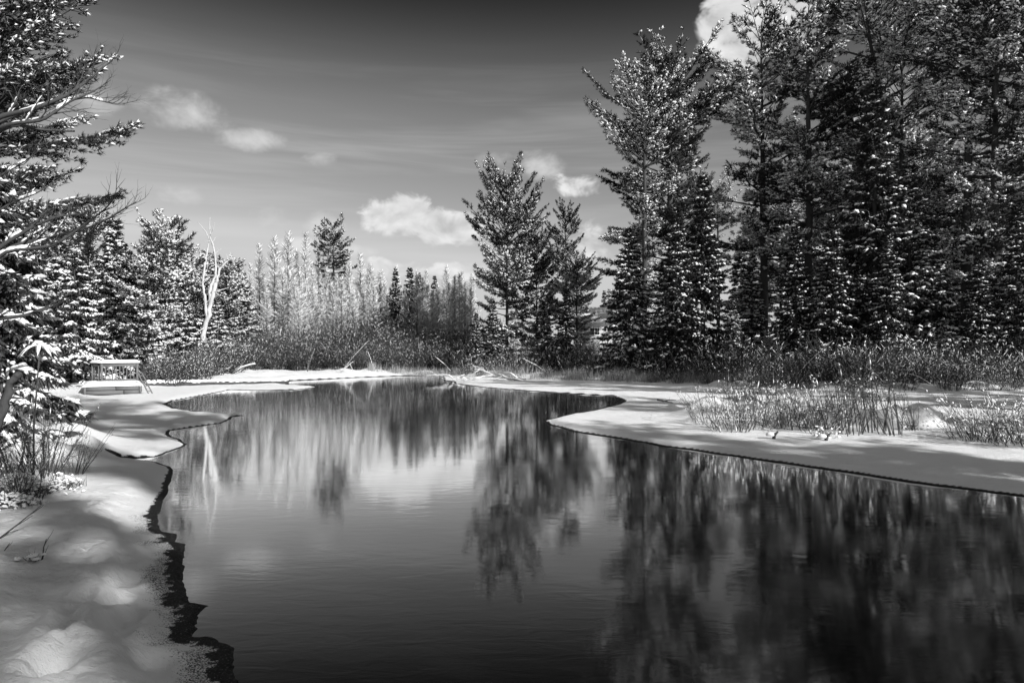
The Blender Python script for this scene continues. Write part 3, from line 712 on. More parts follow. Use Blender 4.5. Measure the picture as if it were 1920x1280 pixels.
# brush along the foot of the wood
g_r = 'snow flecked bushes along the right bank'
n = 0
for row in range(4):
    for px in np.arange(880, 2000, 26):
        pxx = px+U(-12, 12)
        d = np.interp(pxx, [880, 1100, 1300, 1450, 1560, 1900, 2000], [60, 53.6, 47.6, 43.5, 40.0, 40.3, 40.3])+row*2.4+U(-.8, .8)
        if row == 0 and rng.random() < .15: continue
        x, y = at(pxx, d)
        place(BUSHS[n % 3], 'willow_bush', x, y, U(.7, 1.4)*(1.0, 1.7, 2.3, 2.8)[row], label=f"{('knee high','low','shoulder high','tall')[row]} snow flecked bush {mark(pxx)}", cat='bush', group=f"{('knee high','low','shoulder high','tall')[row]} bushes {mark(pxx)}", sx=1.15); n += 1

# ------------------------------------------------------------------ left bank: middle distance trees
LSP = [spruce(11, 2.9, snow=1.5, droop=.42, per=7, det=1.15), spruce(10, 2.6, snow=1.7, droop=.36, per=7, det=1.1)]
LPI = [pine(12, 3.0, .18, snow=1.2, per=6, gap=.6, det=1.2, stubs=6, lean=(.13, .02)), pine(14, 3.2, .10, snow=1.1, per=6, gap=.65, det=1.1, stubs=6)]
def lt(proto, name, px, top, d, label, rz=None, sx=1.0, group=None):
    x, y = at(px, d); place(proto, name, x, y, Hfor(top, d)-gz(x, y), rz=rz, label=label, cat='tree', sx=sx, group=group)
lt(LSP[0], 'spruce_tree', 215, 405, 47, 'big snow laden spruce behind the wooden deck', sx=1.15)
lt(LPI[0], 'pine_tree', 268, 428, 46, 'leaning pine with a bare lower trunk beside the wooden deck', rz=0.0, sx=.95)
lt(LSP[1], 'spruce_tree', 345, 545, 50, 'low white spruce between the leaning pine and the dead tree', sx=1.3)
lt(LSP[1], 'spruce_tree', 330, 450, 58, 'snowy spruce behind the leaning pine', sx=1.1)
lt(LPI[1], 'pine_tree', 372, 515, 62, 'small snowy pine behind the dead white tree')
lt(LPI[1], 'pine_tree', 405, 505, 72, 'dark topped pine past the dead white tree')
lt(LSP[0], 'spruce_tree', 140, 430, 42, 'snow laden spruce left of the deck behind the near boughs', sx=1.1)
lt(LPI[1], 'pine_tree', 165, 405, 56, 'taller snowy pine behind the deck', sx=.9)
g_x = 'trees hidden behind the near boughs'
for px, top, d, v in [(60,380,50,0),(110,400,54,1),(10,320,48,1),(-60,260,46,0),(-140,250,44,1),(-230,260,42,0)]:
    lt((LSP+LPI[1:])[v % 3], 'spruce_tree', px, top, d, 'snowy spruce half hidden behind the near boughs', group=g_x, sx=1.1)
for px, top, d, v, lb in [(300,455,62,1,'frosted pine filling the gap behind the leaning pine'),(352,478,66,1,'frosted pine just left of the dead white tree'),(385,500,64,0,'frosted spruce whose boughs meet the dead white tree'),(425,498,70,1,'frosted pine between the dead white tree and the larches'),(455,512,76,0,'frosted spruce at the near end of the larch stand'),(408,560,60,0,'low frosted spruce right behind the dead white tree')]:
    lt(LSP[1] if v == 0 else LPI[1], 'spruce_tree' if v == 0 else 'pine_tree', px, top, d, lb, sx=1.15)
g_y = 'trees behind the dead white tree'
for px, top, d in [(420,540,70),(440,548,74),(395,560,68),(360,540,72),(455,530,84)]:
    lt(SPR[0], 'spruce_tree', px, top, d, 'small snowy spruce behind the dead white tree', group=g_y, sx=1.15)
LB = [bush(2.6, 2.4, 60, 10, .22, speck=.03), bush(2.2, 2.2, 56, 10, .25, speck=.028)]
for px, d, h in [(300,44.5,2.0),(325,45,2.6),(350,46,2.4),(375,47,2.0),(335,48,3.0),(362,50,3.0),(400,54,2.6),(420,57,3.2),(290,47,1.8),(440,60,3.4),(405,60,3.6)]:
    x, y = at(px, d); place(LB[int(px) % 2], 'willow_bush', x, y, h, label='snow flecked bush between the leaning pine and the dead tree', cat='bush', group='bushes between the leaning pine and the dead tree', sx=1.1)

# the dead white tree: forked, bleached, no bark
def limb_tree(name, limbs, d, matname, label, cat='tree', n=7, part='limb'):
    """limbs: list of (list of (px, py, depth offset), r0, r1); the first is the trunk"""
    x, y, z = PD(*limbs[0][0][0][:2], d+limbs[0][0][0][2])
    root = empty(name, (x, y, gz(x, y)-.05), label, cat)
    o0 = np.array(root.location)
    for k, (pp, r0, r1) in enumerate(limbs):
        pts = np.array([PD(a, b, d+c) for a, b, c in pp])
        tq = np.linspace(0, 1, len(pts)); tn = np.linspace(0, 1, len(pts)*4)
        fine = np.stack([np.interp(tn, tq, pts[:, i]) for i in range(3)], 1)
        fine[1:-1] = (fine[:-2]+2*fine[1:-1]+fine[2:])/4
        fine[1:-1] += rng.normal(size=(len(tn)-2, 3))*r0*.22
        A = Acc(); A.tube(fine-o0, np.linspace(r0, r1, len(fine)), n, wob=.2)
        for q_ in range(len(fine)//4):                                # broken side stubs
            i_ = random.randrange(1, len(fine)); dv = unit(rng.normal(size=3)*[1, .5, .6]+[0, 0, .4]); A.segs([fine[i_]-o0], [fine[i_]-o0+dv*r0*U(2, 9)], r0*.3, r0*.08, 5)
        link('trunk' if k == 0 else part, A.mesh(name+'_'+('trunk' if k == 0 else part), [M[matname]], True), root)
    return root
D = 56
limb_tree('dead_tree', [
 ([(372,692,0),(377,650,0),(384,610,0),(395,570,0),(405,530,0)], .24, .15),
 ([(405,530,0),(412,505,.3),(425,490,.4),(435,485,.5)], .13, .03),
 ([(395,570,0),(392,545,-.2),(400,525,0),(406,515,0),(403,480,-.2),(400,462,-.2)], .13, .06),
 ([(400,462,-.2),(394,445,0),(393,420,0),(394,408,0)], .06, .02),
 ([(388,600,0),(384,555,-.3),(380,532,-.3),(384,500,-.3),(387,486,-.3),(382,475,-.3)], .12, .05),
 ([(387,486,-.3),(390,460,0),(393,450,0)], .06, .035),
 ([(393,450,0),(386,435,.2),(376,422,.3),(371,417,.3)], .045, .015),
 ([(394,445,0),(400,430,-.2),(403,418,-.2)], .045, .015),
 ([(397,458,0),(404,445,.1),(407,444,.1)], .035, .012),
 ([(402,478,0),(410,470,.2),(415,466,.3)], .04, .012),
 ([(387,486,0),(395,480,0),(401,477,0)], .045, .03),
 ([(396,625,0),(404,619,.1),(411,615,.2)], .03, .012),
 ([(382,475,-.3),(372,480,-.5),(362,490,-.7),(350,496,-.8)], .05, .015)], D, 'dead_wood', 'forked dead tree with bleached white limbs on the far left bank')

# ------------------------------------------------------------------ wooden deck with railing
def slab(c, size, rz, seed=0, lump=.03):
    """soft edged snow slab"""
    nx, ny = max(4, int(size[0]/.12)), max(3, int(size[1]/.12))
    u = np.linspace(-1, 1, nx+1); v = np.linspace(-1, 1, ny+1)
    Uu, Vv = np.meshgrid(u, v, indexing='ij')
    eu = 1-np.abs(Uu)**8; ev = 1-np.abs(Vv)**8
    h = size[2]*np.clip(np.minimum(eu, ev), 0, 1)**.5+lump*noise2(Uu*size[0]*1.3+seed, Vv*size[1]*1.3, seed)
    x = Uu*size[0]/2; y = Vv*size[1]/2
    ca, sa = math.cos(rz), math.sin(rz)
    V = np.stack([x*ca-y*sa+c[0], x*sa+y*ca+c[1], h+c[2]], -1).reshape(-1, 3)
    Vb = V.copy(); Vb[:, 2] = c[2]-.01
    i = np.arange((nx+1)*(ny+1)).reshape(nx+1, ny+1); m = i.size
    Qt = np.stack([i[:-1, :-1], i[1:, :-1], i[1:, 1:], i[:-1, 1:]], -1).reshape(-1, 4)
    loop = np.concatenate([i[:, 0], i[-1, 1:], i[-2::-1, -1], i[0, -2:0:-1]])
    nx_ = np.roll(loop, -1)
    Qs = np.stack([loop+m, nx_+m, nx_, loop], 1)
    A = Acc(); A.add(np.concatenate([V, Vb]), Q=np.concatenate([Qt, Qs, Qt[:, ::-1]+m]))
    return A
dc = at(212, 36.0); th = math.atan2(-dc[0], dc[1])
zi = .10
dk = empty('wooden_deck', (dc[0], dc[1], zi), 'snow covered wooden deck with a slatted railing on the frozen river edge', 'deck')
dk.rotation_euler = (0, 0, th)
def dpart(name, c, size, mat='plank', rz=0, parent=None):
    A = Acc(); A.box((0, 0, 0), size, rz)
    o = link(name, A.mesh('deck_'+name, [M[mat]]), parent or dk); o.location = c; return o
W, dep = 2.65, 4.0                                    # local x along the front, y away from the river
dpart('platform', (0, dep/2, .30), (W-.1, dep-.1, .34))
for zz, xs in ((.13, ((-.5, .18), (.19, .5))), (.345, ((-.5, .04), (.05, .5)))):
    for a, b_ in xs: dpart('skirt_board', (W*(a+b_)/2, 0, zz), (W*(b_-a)-.012, .05, .20))
for sx_ in (-1, 1): dpart('corner_post', (sx_*(W/2-.06), -.03, .2), (.10, .10, .5))
for sy in (0, 1, 2, 3): dpart('end_board', (W/2, dep*(sy+.5)/4, .3), (.05, dep/4-.02, .3))
sn_ = link('deck_snow', slab((0, 0, 0), (W+.16, dep+.2, .17), 0, 3).mesh('deck_snow', [M['snow']], True), dk); sn_.location = (0, dep/2, .47)
rz0 = .47
def rail(x0, y0, x1, y1, nb):
    rz = math.atan2(y1-y0, x1-x0); ln = math.hypot(x1-x0, y1-y0); mx, my = (x0+x1)/2, (y0+y1)/2
    for xx, yy in ((x0, y0), (x1, y1)): dpart('post', (xx, yy, rz0+.55), (.11, .11, 1.16))
    dpart('top_rail', (mx, my, rz0+1.05), (ln+.16, .05, .17), rz=rz)
    dpart('hand_rail', (mx, my, rz0+1.16), (ln+.26, .17, .045), rz=rz)
    dpart('bottom_rail', (mx, my, rz0+.22), (ln, .05, .07), rz=rz)
    for k in range(nb):
        f = (k+1)/(nb+1)
        dpart('baluster', (x0+(x1-x0)*f, y0+(y1-y0)*f, rz0+.58), (.05, .045, .86), rz=rz)
    o = link('rail_snow', slab((0, 0, 0), (ln+.3, .24, .17), rz, 5, .03).mesh('rail_snow', [M['snow']], True), dk); o.location = (mx, my, rz0+1.185)
rail(-.55, 3.0, 1.2, 3.0, 9)
rail(-.68, 3.2, -1.0, 3.75, 2)
# the ladder leaning on the deck end
ca_, sa_ = math.cos(th), math.sin(th); lx, ly = W/2+.25, .3
ld = empty('ladder', (dc[0]+lx*ca_-ly*sa_, dc[1]+lx*sa_+ly*ca_, zi), 'small wooden ladder leaning on the end of the snowy deck', 'ladder')
ld.rotation_euler = (0, 0, th-.5)
for yy in (-.2, .2):
    A = Acc(); A.segs([[.22, yy, -.02]], [[-.38, yy, 1.15]], .035, .035, 4); link('side_rail', A.mesh('ladder_rail', [M['plank']]), ld)
for k in range(4):
    f = .15+k*.23; A = Acc(); A.segs([[.22-.6*f, -.2, -.02+1.17*f]], [[.22-.6*f, .2, -.02+1.17*f]], .022, .022, 6); link('rung', A.mesh('ladder_rung', [M['plank']]), ld)

# undercut dark log under the snowy ledge along the left bank
def log_thing(name, pts, rad, label, cat, matname, snow=True, branches=0, seed=1, group=None, n=9):
    pts = np.asarray(pts, float); o = empty(name, pts[0], label, cat, group); q_ = pts-pts[0]
    tq = np.linspace(0, 1, len(q_)); tn = np.linspace(0, 1, len(q_)*5)
    fine = np.stack([np.interp(tn, tq, q_[:, i]) for i in range(3)], 1); fine[1:-1] = (fine[:-2]+2*fine[1:-1]+fine[2:])/4
    rr = np.interp(tn, np.linspace(0, 1, len(rad)), rad)
    A = Acc(); A.tube(fine, rr, n, wob=.12); link('trunk', A.mesh(name+'_trunk', [M[matname]], True), o)
    for k in range(branches):
        i = random.randrange(len(fine)//4, len(fine)-1); d = unit(rng.normal(size=3)*[1, .6, .7]+[0, 0, .5]); ln = U(.5, 1.6)
        b_ = np.array([fine[i], fine[i]+d*ln*.5+rng.normal(size=3)*.08, fine[i]+d*ln+[0, 0, .1]])
        A = Acc(); A.tube(b_, np.array([.5, .35, .12])*rr[i], 6); link('branch', A.mesh(name+'_branch', [M[matname]], True), o)
    if snow:
        A = Acc(); m = len(fine)-1; mid = (fine[:-1]+fine[1:])/2; r_ = (rr[:-1]+rr[1:])/2
        dd = fine[1:]-fine[:-1]
        A.blobs(mid+Zup*(r_*.75)[:, None], dd, np.linalg.norm(dd, axis=1)*.85, r_*.8, r_*.75+.02, fine=True)
        s_ = link('snow_load', A.mesh(name+'_snow', [M['snow']], True), o); s_['kind'] = 'stuff'
    return o
pl = [P(272, 727, .05), P(330, 725, .05), P(400, 723, .05), P(470, 721, .05), P(540, 719, .05)]
log_thing('fallen_log', [p+[0, .1, .12] for p in pl], [.26, .24, .2, .17, .13], 'long dark log lying along the snowy ledge of the left bank', 'log', 'bark')

# driftwood heaps
def heap(name, px, py, wid, count, label, seed, rr=.06, zmax=.9):
    c = P(px, py, .25); o = empty(name, (c[0], c[1], gz(c[0], c[1])), label, 'driftwood')
    for k in range(count):
        a = np.array([U(-wid, wid), U(-.6, .8), U(-.05, .25)]); d = unit(np.array([rng.choice([-1, 1])*U(.5, 1), U(-.3, .3), U(0.0, .45)])); ln = U(.8, 2.2)
        b_ = np.array([a, a+d*ln*.35+rng.normal(size=3)*.06, a+d*ln*.7+rng.normal(size=3)*.12, a+d*ln+[0, 0, U(-.2, .15)]])
        b_[:, 2] = np.clip(b_[:, 2], -.05, zmax)
        A = Acc(); r0 = rr*U(.5, 1.3); A.tube(b_, [r0, r0*.85, r0*.6, r0*.25], 6, wob=.1); br = link('branch', A.mesh(name+'_branch', [M['dead_wood' if k % 3 else 'bark']], True), o)
        A = Acc(); dd = np.diff(b_, axis=0); A.blobs((b_[:-1]+b_[1:])/2+Zup*r0*.6, dd, np.linalg.norm(dd, axis=1)*.55, r0*.9, r0*.9, fine=True)
        s_ = link('snow', A.mesh(name+'_snow', [M['snow']], True), br)
    return o
heap('driftwood_heap', 395, 706, 1.6, 16, 'heap of snowy white driftwood below the dead tree', 3)
heap('driftwood_heap', 868, 709, 1.2, 9, 'low tangle of driftwood at the water edge of the bend', 4, .035, .4)
heap('driftwood_heap', 960, 709, 1.2, 6, 'snow buried driftwood beside the bleached root at the bend', 5, .07, .6)
def branchy(name, d, limbs, label, cat, mat='dead_wood', snow=True):
    return limb_tree(name, limbs, d, mat, label, cat, part='branch')
branchy('bleached_root', 57, [([(940,709,0),(925,703,0),(912,697,0),(900,692,0),(889,692,0)], .09, .04),
 ([(912,697,0),(903,690,.1),(892,687,.2),(884,686,.2)], .05, .02), ([(900,692,0),(893,696,-.2),(886,701,-.2),(884,706,-.2)], .05, .025),
 ([(892,690,0),(889,686,.1),(886,683,.1)], .03, .015), ([(925,703,0),(915,704,-.3),(905,706,-.3)], .06, .03), ([(932,706,0),(928,697,.2),(924,688,.3)], .03, .012)],
 'bleached forked root lying on the snow point of the bend', 'driftwood')
branchy('fallen_branch', 63, [([(636,692,0),(648,690,0),(656,682,0),(662,678,0)], .06, .03), ([(656,682,0),(660,690,.1),(662,696,.2)], .04, .02)], 'pale crooked branch at the foot of the far thicket', 'driftwood')
branchy('fallen_branch', 44, [([(1700,732,0),(1745,724,0),(1790,722,0)], .09, .06), ([(1752,724,0),(1754,733,0)], .05, .04)], 'dark fallen branch propped on the snow of the right bank', 'branch', 'bark')
branchy('fallen_branch', 26.5, [([(1232,749,0),(1246,752,0),(1262,755,0)], .03, .012), ([(1246,752,0),(1256,749,.1),(1268,750,.1)], .018, .008)], 'thin branch lying on the ice before the shrub island', 'branch', 'bark')
# dark fallen poles leaning in the far thicket and the right bank brush
for k, (a, b_, d) in enumerate([((690,640),(640,705),66),((980,672),(1030,700),58),((700,688),(690,660),67),((1480,700),(1560,640),45),((1660,735),(1625,690),42),((1745,735),(1700,700),42),((575,700),(590,655),66),((850,690),(815,668),66)]):
    pa, pb = PD(*a, d), PD(*b_, d)
    if pa[2] > pb[2]: pa, pb = pb, pa
    pa[2] = gz(pa[0], pa[1])-.05
    log_thing('leaning_pole', [pa, (pa+pb)/2+[0, 0, .12], pb], [.05, .04, .015], f'{("long","bent","short","pale","stout","crooked","upright","slim")[k]} snowy dead pole leaning in the brush {mark(a[0])}', 'branch', 'bark', True, 1)

# stumps and lumps that stand out of the right ice
for px, py, lb in [(1450,823,'snow capped stub sticking out of the ice before the shrub island'),(1548,825,'small snow capped stub on the ice below the tallest island shrub')]:
    c = P(px, py, .1); o = empty('snowy_stub', (c[0], c[1], gz(c[0], c[1])), lb, 'stub')
    A = Acc(); A.tube([(0, 0, -.05), (.03, 0, .1), (.12, -.02, .2)], [.05, .045, .02], 7, wob=.15); link('wood', A.mesh('stub_wood', [M['bark']], True), o)
    A = Acc(); A.blobs(np.array([[-.06, .02, .1]]), np.array([[1., .2, 0]]), .14, .10, .08, fine=True); link('snow_cap', A.mesh('stub_snow', [M['snow']], True), o)

# ------------------------------------------------------------------ cabin and shed behind the right bank
def house(name, px, d, z0, w_, dep_, eave, ridge, label, cat, windows, rz=0, porch=False):
    x, y = at(px, d); o = empty(name, (x, y, z0), label, cat); o.rotation_euler = (0, 0, rz)
    A = Acc(); A.box((0, 0, eave/2-.6), (w_, dep_, eave+1.2)); wl = link('wall', A.mesh(name+'_wall', [M['siding']]), o)
    for k in range(int(eave/.2)):
        A = Acc(); A.box((0, -dep_/2-.012, .1+k*.2), (w_+.02, .025, .17)); link('siding_board', A.mesh(name+'_board', [M['siding']]), o)
    g_ = Acc(); hw, hd = w_/2+.4, dep_/2+.5
    V = [(-hw, -hd, eave), (hw, -hd, eave), (hw, hd, eave), (-hw, hd, eave), (-hw, 0, ridge), (hw, 0, ridge)]
    th = .16
    Vt = V+[(a, b, c+th) for a, b, c in V]
    g_.add(Vt, Q=[(0, 1, 5, 4), (2, 3, 4, 5), (6, 10, 11, 7), (8, 11, 10, 9), (0, 6, 7, 1), (2, 8, 9, 3)], T=[(0, 4, 3), (1, 2, 5), (6, 9, 10), (7, 11, 8)])
    g_.add(Vt, Q=[(0, 4, 10, 6), (4, 3, 9, 10), (1, 7, 11, 5), (5, 11, 8, 2)])
    rf = link('roof', g_.mesh(name+'_roof', [M['trim']]), o)
    g_ = Acc(); Vs = [(a*1.01, b*1.01, c+th+.005) for a, b, c in V]; Vs2 = [(a*1.0, b*1.0, c+th+.34) for a, b, c in V]
    g_.add(Vs+Vs2, Q=[(6, 10, 11, 7), (8, 11, 10, 9), (0, 1, 7, 6), (2, 3, 9, 8), (0, 6, 10, 4), (4, 10, 9, 3), (1, 5, 11, 7), (5, 2, 8, 11)])
    link('roof_snow', g_.mesh(name+'_roofsnow', [M['snow']]), rf)
    if porch:
        g_ = Acc(); ez = eave-.75
        g_.add([(-w_/2, -dep_/2-1.6, ez-.5), (w_/2, -dep_/2-1.6, ez-.5), (w_/2, -dep_/2-.03, ez), (-w_/2, -dep_/2-.03, ez), (-w_/2, -dep_/2-1.6, ez-.15), (w_/2, -dep_/2-1.6, ez-.15), (w_/2, -dep_/2-.03, ez+.35), (-w_/2, -dep_/2-.03, ez+.35)],
               Q=[(3, 2, 1, 0), (4, 5, 6, 7), (0, 1, 5, 4), (1, 2, 6, 5), (3, 0, 4, 7)])
        link('porch_roof', g_.mesh(name+'_porch', [M['snow']]), o)
        for sx_ in (-.48, 0, .48):
            A = Acc(); A.box((w_*sx_, -dep_/2-1.5, (ez-.5)/2), (.12, .12, ez-.5)); link('porch_post', A.mesh(name+'_post', [M['trim']]), o)
        A = Acc(); A.box((w_*.22, .3, ridge+.7), (.12, .12, 1.6)); link('chimney_pipe', A.mesh(name+'_pipe', [M['bark']]), rf)
    for wx, wz, ww, wh in windows:
        yw = -dep_/2-.03
        A = Acc()
        for ox, oz, sx_, sz_ in ((0, wh/2, ww+.16, .08), (0, -wh/2, ww+.16, .08), (-ww/2, 0, .08, wh-.08), (ww/2, 0, .08, wh-.08)):
            A.box((wx+ox, yw-.02, wz+oz), (sx_, .06, sz_))
        fr = link('window', A.mesh(name+'_window', [M['trim']]), o)
        for ix in (-1, 1):
            for iz in (-1, 1):
                A = Acc(); A.box((wx+ix*ww/4, yw, wz+iz*wh/4), (ww/2-.05, .02, wh/2-.05)); link('pane', A.mesh(name+'_pane', [M['glass']]), fr)
        A = Acc(); A.box((wx, yw-.01, wz), (.05, .04, wh-.08)); A.box((wx, yw-.012, wz), (ww-.08, .04, .045)); link('glazing_bar', A.mesh(name+'_bar', [M['trim']]), fr)
    return o
house('cabin', 1122, 92, 3.0, 6.0, 5.0, 3.0, 4.7, 'pale cabin with snowy roof glimpsed between the trees at the bend', 'house', [(-.95, 1.85, 1.3, .95), (1.3, 1.85, 1.3, .95)], .05)
house('shed', 1402, 84, 2.6, 4.0, 3.5, 2.6, 3.6, 'pale shed with snowy roof glimpsed through the gap in the spruces', 'shed', [(-1.1, 1.5, .8, .8)], -.1)

# ------------------------------------------------------------------ shrubs of the snowy island on the right ice
def shrub(proto, px, py, h, label, sx=1.0, rz=None, tilt=(0, 0), group=None):
    c = P(px, py+random.uniform(-9, 5), .15); tilt = (random.uniform(-.15, .15), random.uniform(-.25, .12)); place(proto, 'bare_shrub', c[0], c[1], h*random.uniform(1.0, 1.25), rz, label, 'shrub', group, sx, .05, tilt)
SH = [bush(1.6, 2.6, 26, 9, .14, r=.011, mat='twig', bl=.012, split=True, speck=.028, fan=.6, fine=True), bush(1.9, 1.2, 10, 10, .08, r=.018, mat='twig', bl=.012, split=True, speck=.03, fan=.45, fine=True),
      bush(1.2, 2.0, 46, 7, .22, r=.009, mat='twig', bl=.010, split=True, speck=.03, fan=.9, fine=True)]
for px, py, h, v, sx_, lb in [(1330,792,1.25,0,1.0,'bare shrub at the end of the snowy island nearest the bend'),(1372,800,1.2,2,.9,'twiggy shrub in front of the highest island mound'),(1418,803,1.35,0,.9,'bare shrub between the twiggy shrub and the island hollow'),
 (1462,806,1.1,2,.9,'fine branched shrub above the snow capped stub'),(1508,800,1.4,0,1.0,'bare shrub in the middle of the snowy island'),(1555,812,1.5,0,1.0,'leaning stemmed shrub beside the tallest island shrub'),(1600,812,1.9,1,1.0,'tallest island shrub with dark upright stems'),
 (1640,812,1.95,1,.9,'dark stemmed shrub beside the tallest island shrub'),(1675,810,1.8,1,.9,'open dark shrub before the round snow mounds'),(1712,808,1.3,1,.8,'thin shrub rising between the round snow mounds'),(1535,800,1.2,2,.8,'fine twigged shrub behind the leaning stemmed shrub'),
 (1390,786,1.2,0,.8,'bare shrub on top of the highest island mound'),(1440,784,1.3,0,.8,'bare shrub behind the island hollow'),(1582,795,1.5,0,.9,'bare shrub behind the tallest island shrub')]:
    shrub(SH[v], px, py, h, lb, sx_)
for px, py, h, lb in [(1825,828,.95,'low spreading shrub at the near end of the right shrub clump'),(1868,830,1.25,'dense many stemmed shrub of the right clump'),(1912,832,1.15,'dense shrub at the far end of the right clump'),(1955,835,1.2,'shrub just past the right clump')]:
    shrub(SH[2], px, py, h, lb, 1.1)
# snowy tufts at the foot of the island
for px, py, lb in [(1545,815,'white snow clotted tuft at the foot of the island'),(1710,800,'snow clotted tuft between the round mounds'),(1370,765,'snow clotted bush on the crest of the island')]:
    c = P(px, py, .2); o = empty('snow_tuft', (c[0], c[1], gz(c[0], c[1])), lb, 'shrub')
    A = Acc(); n_ = 26; a = U(0, 6.28, n_); dd = np.stack([np.cos(a)*U(.2, .9, n_), np.sin(a)*U(.2, .9, n_), U(.5, 1, n_)], 1); A.blades(np.zeros((n_, 3)), dd, U(.2, .5, n_), .02)
    link('stems', A.mesh('tuft_stems', [M['twig']]), o)
    A = Acc(); n_ = 34; A.blobs(np.stack([U(-.4, .4, n_), U(-.2, .2, n_), U(0, .38, n_)*U(.3, 1, n_)], 1), rng.normal(size=(n_, 3))*[1, 1, .5], U(.025, .07, n_), U(.02, .045, n_), U(.02, .04, n_), fine=True)
    s_ = link('snow_load', A.mesh('tuft_snow', [M['snow']], True), o); s_['kind'] = 'stuff'

# dry reeds along the far shore and the right bank
A = Acc()
pxs = U(690, 1500, 9000); dd = np.interp(pxs, [690, 830, 950, 1200, 1500], [66, 64.5, 55.5, 49.5, 44])+np.abs(rng.normal(size=9000))*1.3
X = (pxs-CX)/FPX*dd; zz = terrain(X, dd)[0]
clump = noise2(X*.8, dd*.8, 51)+.5; kp = rng.random(9000) < clump*1.1
B_ = np.stack([X, dd, zz], 1)[kp]; m_ = len(B_)
A.blades(B_, np.stack([U(-.35, .35, m_), U(-.2, .2, m_), np.ones(m_)], 1), U(.35, 1.0, m_), .03)
tag(link('dry_reeds', A.mesh('dry_reeds', [M['reed']])), 'dry pale reeds along the far shore and the foot of the right bank', None, kind='stuff')

# ------------------------------------------------------------------ near left bank: big boughs, bare alder, low snowy shrubs
NP = pine(15, 4.6, .05, snow=.45, per=9, gap=.55, det=1.9, nm='needles_near', stubs=4, ns=.58)
x, y = at(-225, 17); place(NP, 'pine_tree', x, y, 15.5, rz=.4, label='big snow speckled pine whose boughs hang over the near left bank', cat='tree')
x, y = at(-330, 22); place(NP, 'pine_tree', x, y, 17.5, rz=2.4, label='second big pine behind the near boughs', cat='tree')
NS = spruce(8.5, 2.9, snow=.85, droop=.5, per=8, det=1.9, step=.3, nm='needles_near')
x, y = at(-30, 14.5); place(NS, 'spruce_tree', x, y, 6.8, rz=1.0, label='near spruce with drooping snow laden boughs beside the bare alder', cat='tree', sx=1.0)

def twiggy(A, S, p, d, ln, r, depth, up=.25, seg=4):
    """a wandering twig with side twigs; snow goes to S where it is thick enough"""
    pts = [p]; d = unit(d)
    for k in range(seg):
        d = unit(d+rng.normal(size=3)*.13+Zup*up*.12); pts.append(pts[-1]+d*ln/seg)
    pts = np.array(pts); rr = np.linspace(r, r*.35, seg+1)
    A.segs(pts[:-1], pts[1:], rr[:-1], rr[1:], 5 if depth > 1 else 4)
    if S is not None and r > .010:
        k = seg//2+1; dd = pts[1:k+1]-pts[:k]; S.blobs((pts[:k]+pts[1:k+1])/2+Zup*(rr[:k]*.8)[:, None], dd, np.linalg.norm(dd, axis=1)*.52, rr[:k]*1.0+.004, rr[:k]*1.1+.008, fine=True)
    if depth > 0:
        for k in range(1, seg+1):
            for q_ in range(random.choice([1, 1, 2])):
                sd_ = unit(np.cross(d, rng.normal(size=3)))
                twiggy(A, S, pts[k], unit(d*.85+sd_*.6+Zup*up*.5), ln*U(.3, .6), rr[k]*.7, depth-1, up, 3)
    return pts
def alder_limb(o, base, pp, r0, r1, d, every=2, snowy=True, depth=1):
    pts = np.array([PD(a, b, d+c) for a, b, c in pp]); tq = np.linspace(0, 1, len(pts)); tn = np.linspace(0, 1, len(pts)*4)
    fine = np.stack([np.interp(tn, tq, pts[:, i]) for i in range(3)], 1); fine[1:-1] = (fine[:-2]+2*fine[1:-1]+fine[2:])/4
    rr = np.linspace(r0, r1, len(fine)); A = Acc(); S = Acc()
    A.tube(fine-base, rr, 7, wob=.1)
    if snowy:
        lim = int(len(fine)*.7); dd = np.diff(fine, axis=0)[:lim]
        kp = noise2(np.arange(lim)*.45+r0*900, np.zeros(lim), 71) > .06
        mid = ((fine[:-1]+fine[1:])/2)[:lim]-base
        S.blobs((mid+Zup*(rr[:lim]*.9)[:, None])[kp], dd[kp], (np.linalg.norm(dd, axis=1)*.75)[kp], (rr[:lim]*.9+.006)[kp], (rr[:lim]*.7+.02)[kp], fine=True)
    dirn = unit(np.diff(fine, axis=0))
    for k in range(len(fine)//3, len(fine)-1, every):
        sd_ = unit(np.cross(dirn[k], rng.normal(size=3)))
        twiggy(A, S if snowy and k < len(fine)*.5 else None, fine[k]-base, unit(dirn[k]*.9+sd_*.5+Zup*.3), U(.35, .75)*(1-.6*k/len(fine)), max(rr[k]*.5, .0055), depth)
    l_ = link('limb', A.mesh('alder_limb', [M['twig']], False), o)
    if S.n:
        s_ = link('snow_load', S.mesh('alder_snow', [M['snow']], True), l_); s_['kind'] = 'stuff'
ax, ay = at(-150, 8.2)
ab = np.array([ax, ay, gz(ax, ay)-.05])
al = empty('alder_tree', ab, 'bare alder with long snow topped limbs reaching over the near left bank', 'tree')
A = Acc(); tz = np.linspace(0, 5.6, 10); A.tube(np.stack([.05*np.sin(tz*2), .05*np.cos(tz), tz], 1), np.linspace(.13, .05, 10), 10, wob=.08); link('trunk', A.mesh('alder_trunk', [M['bark']], True), al)
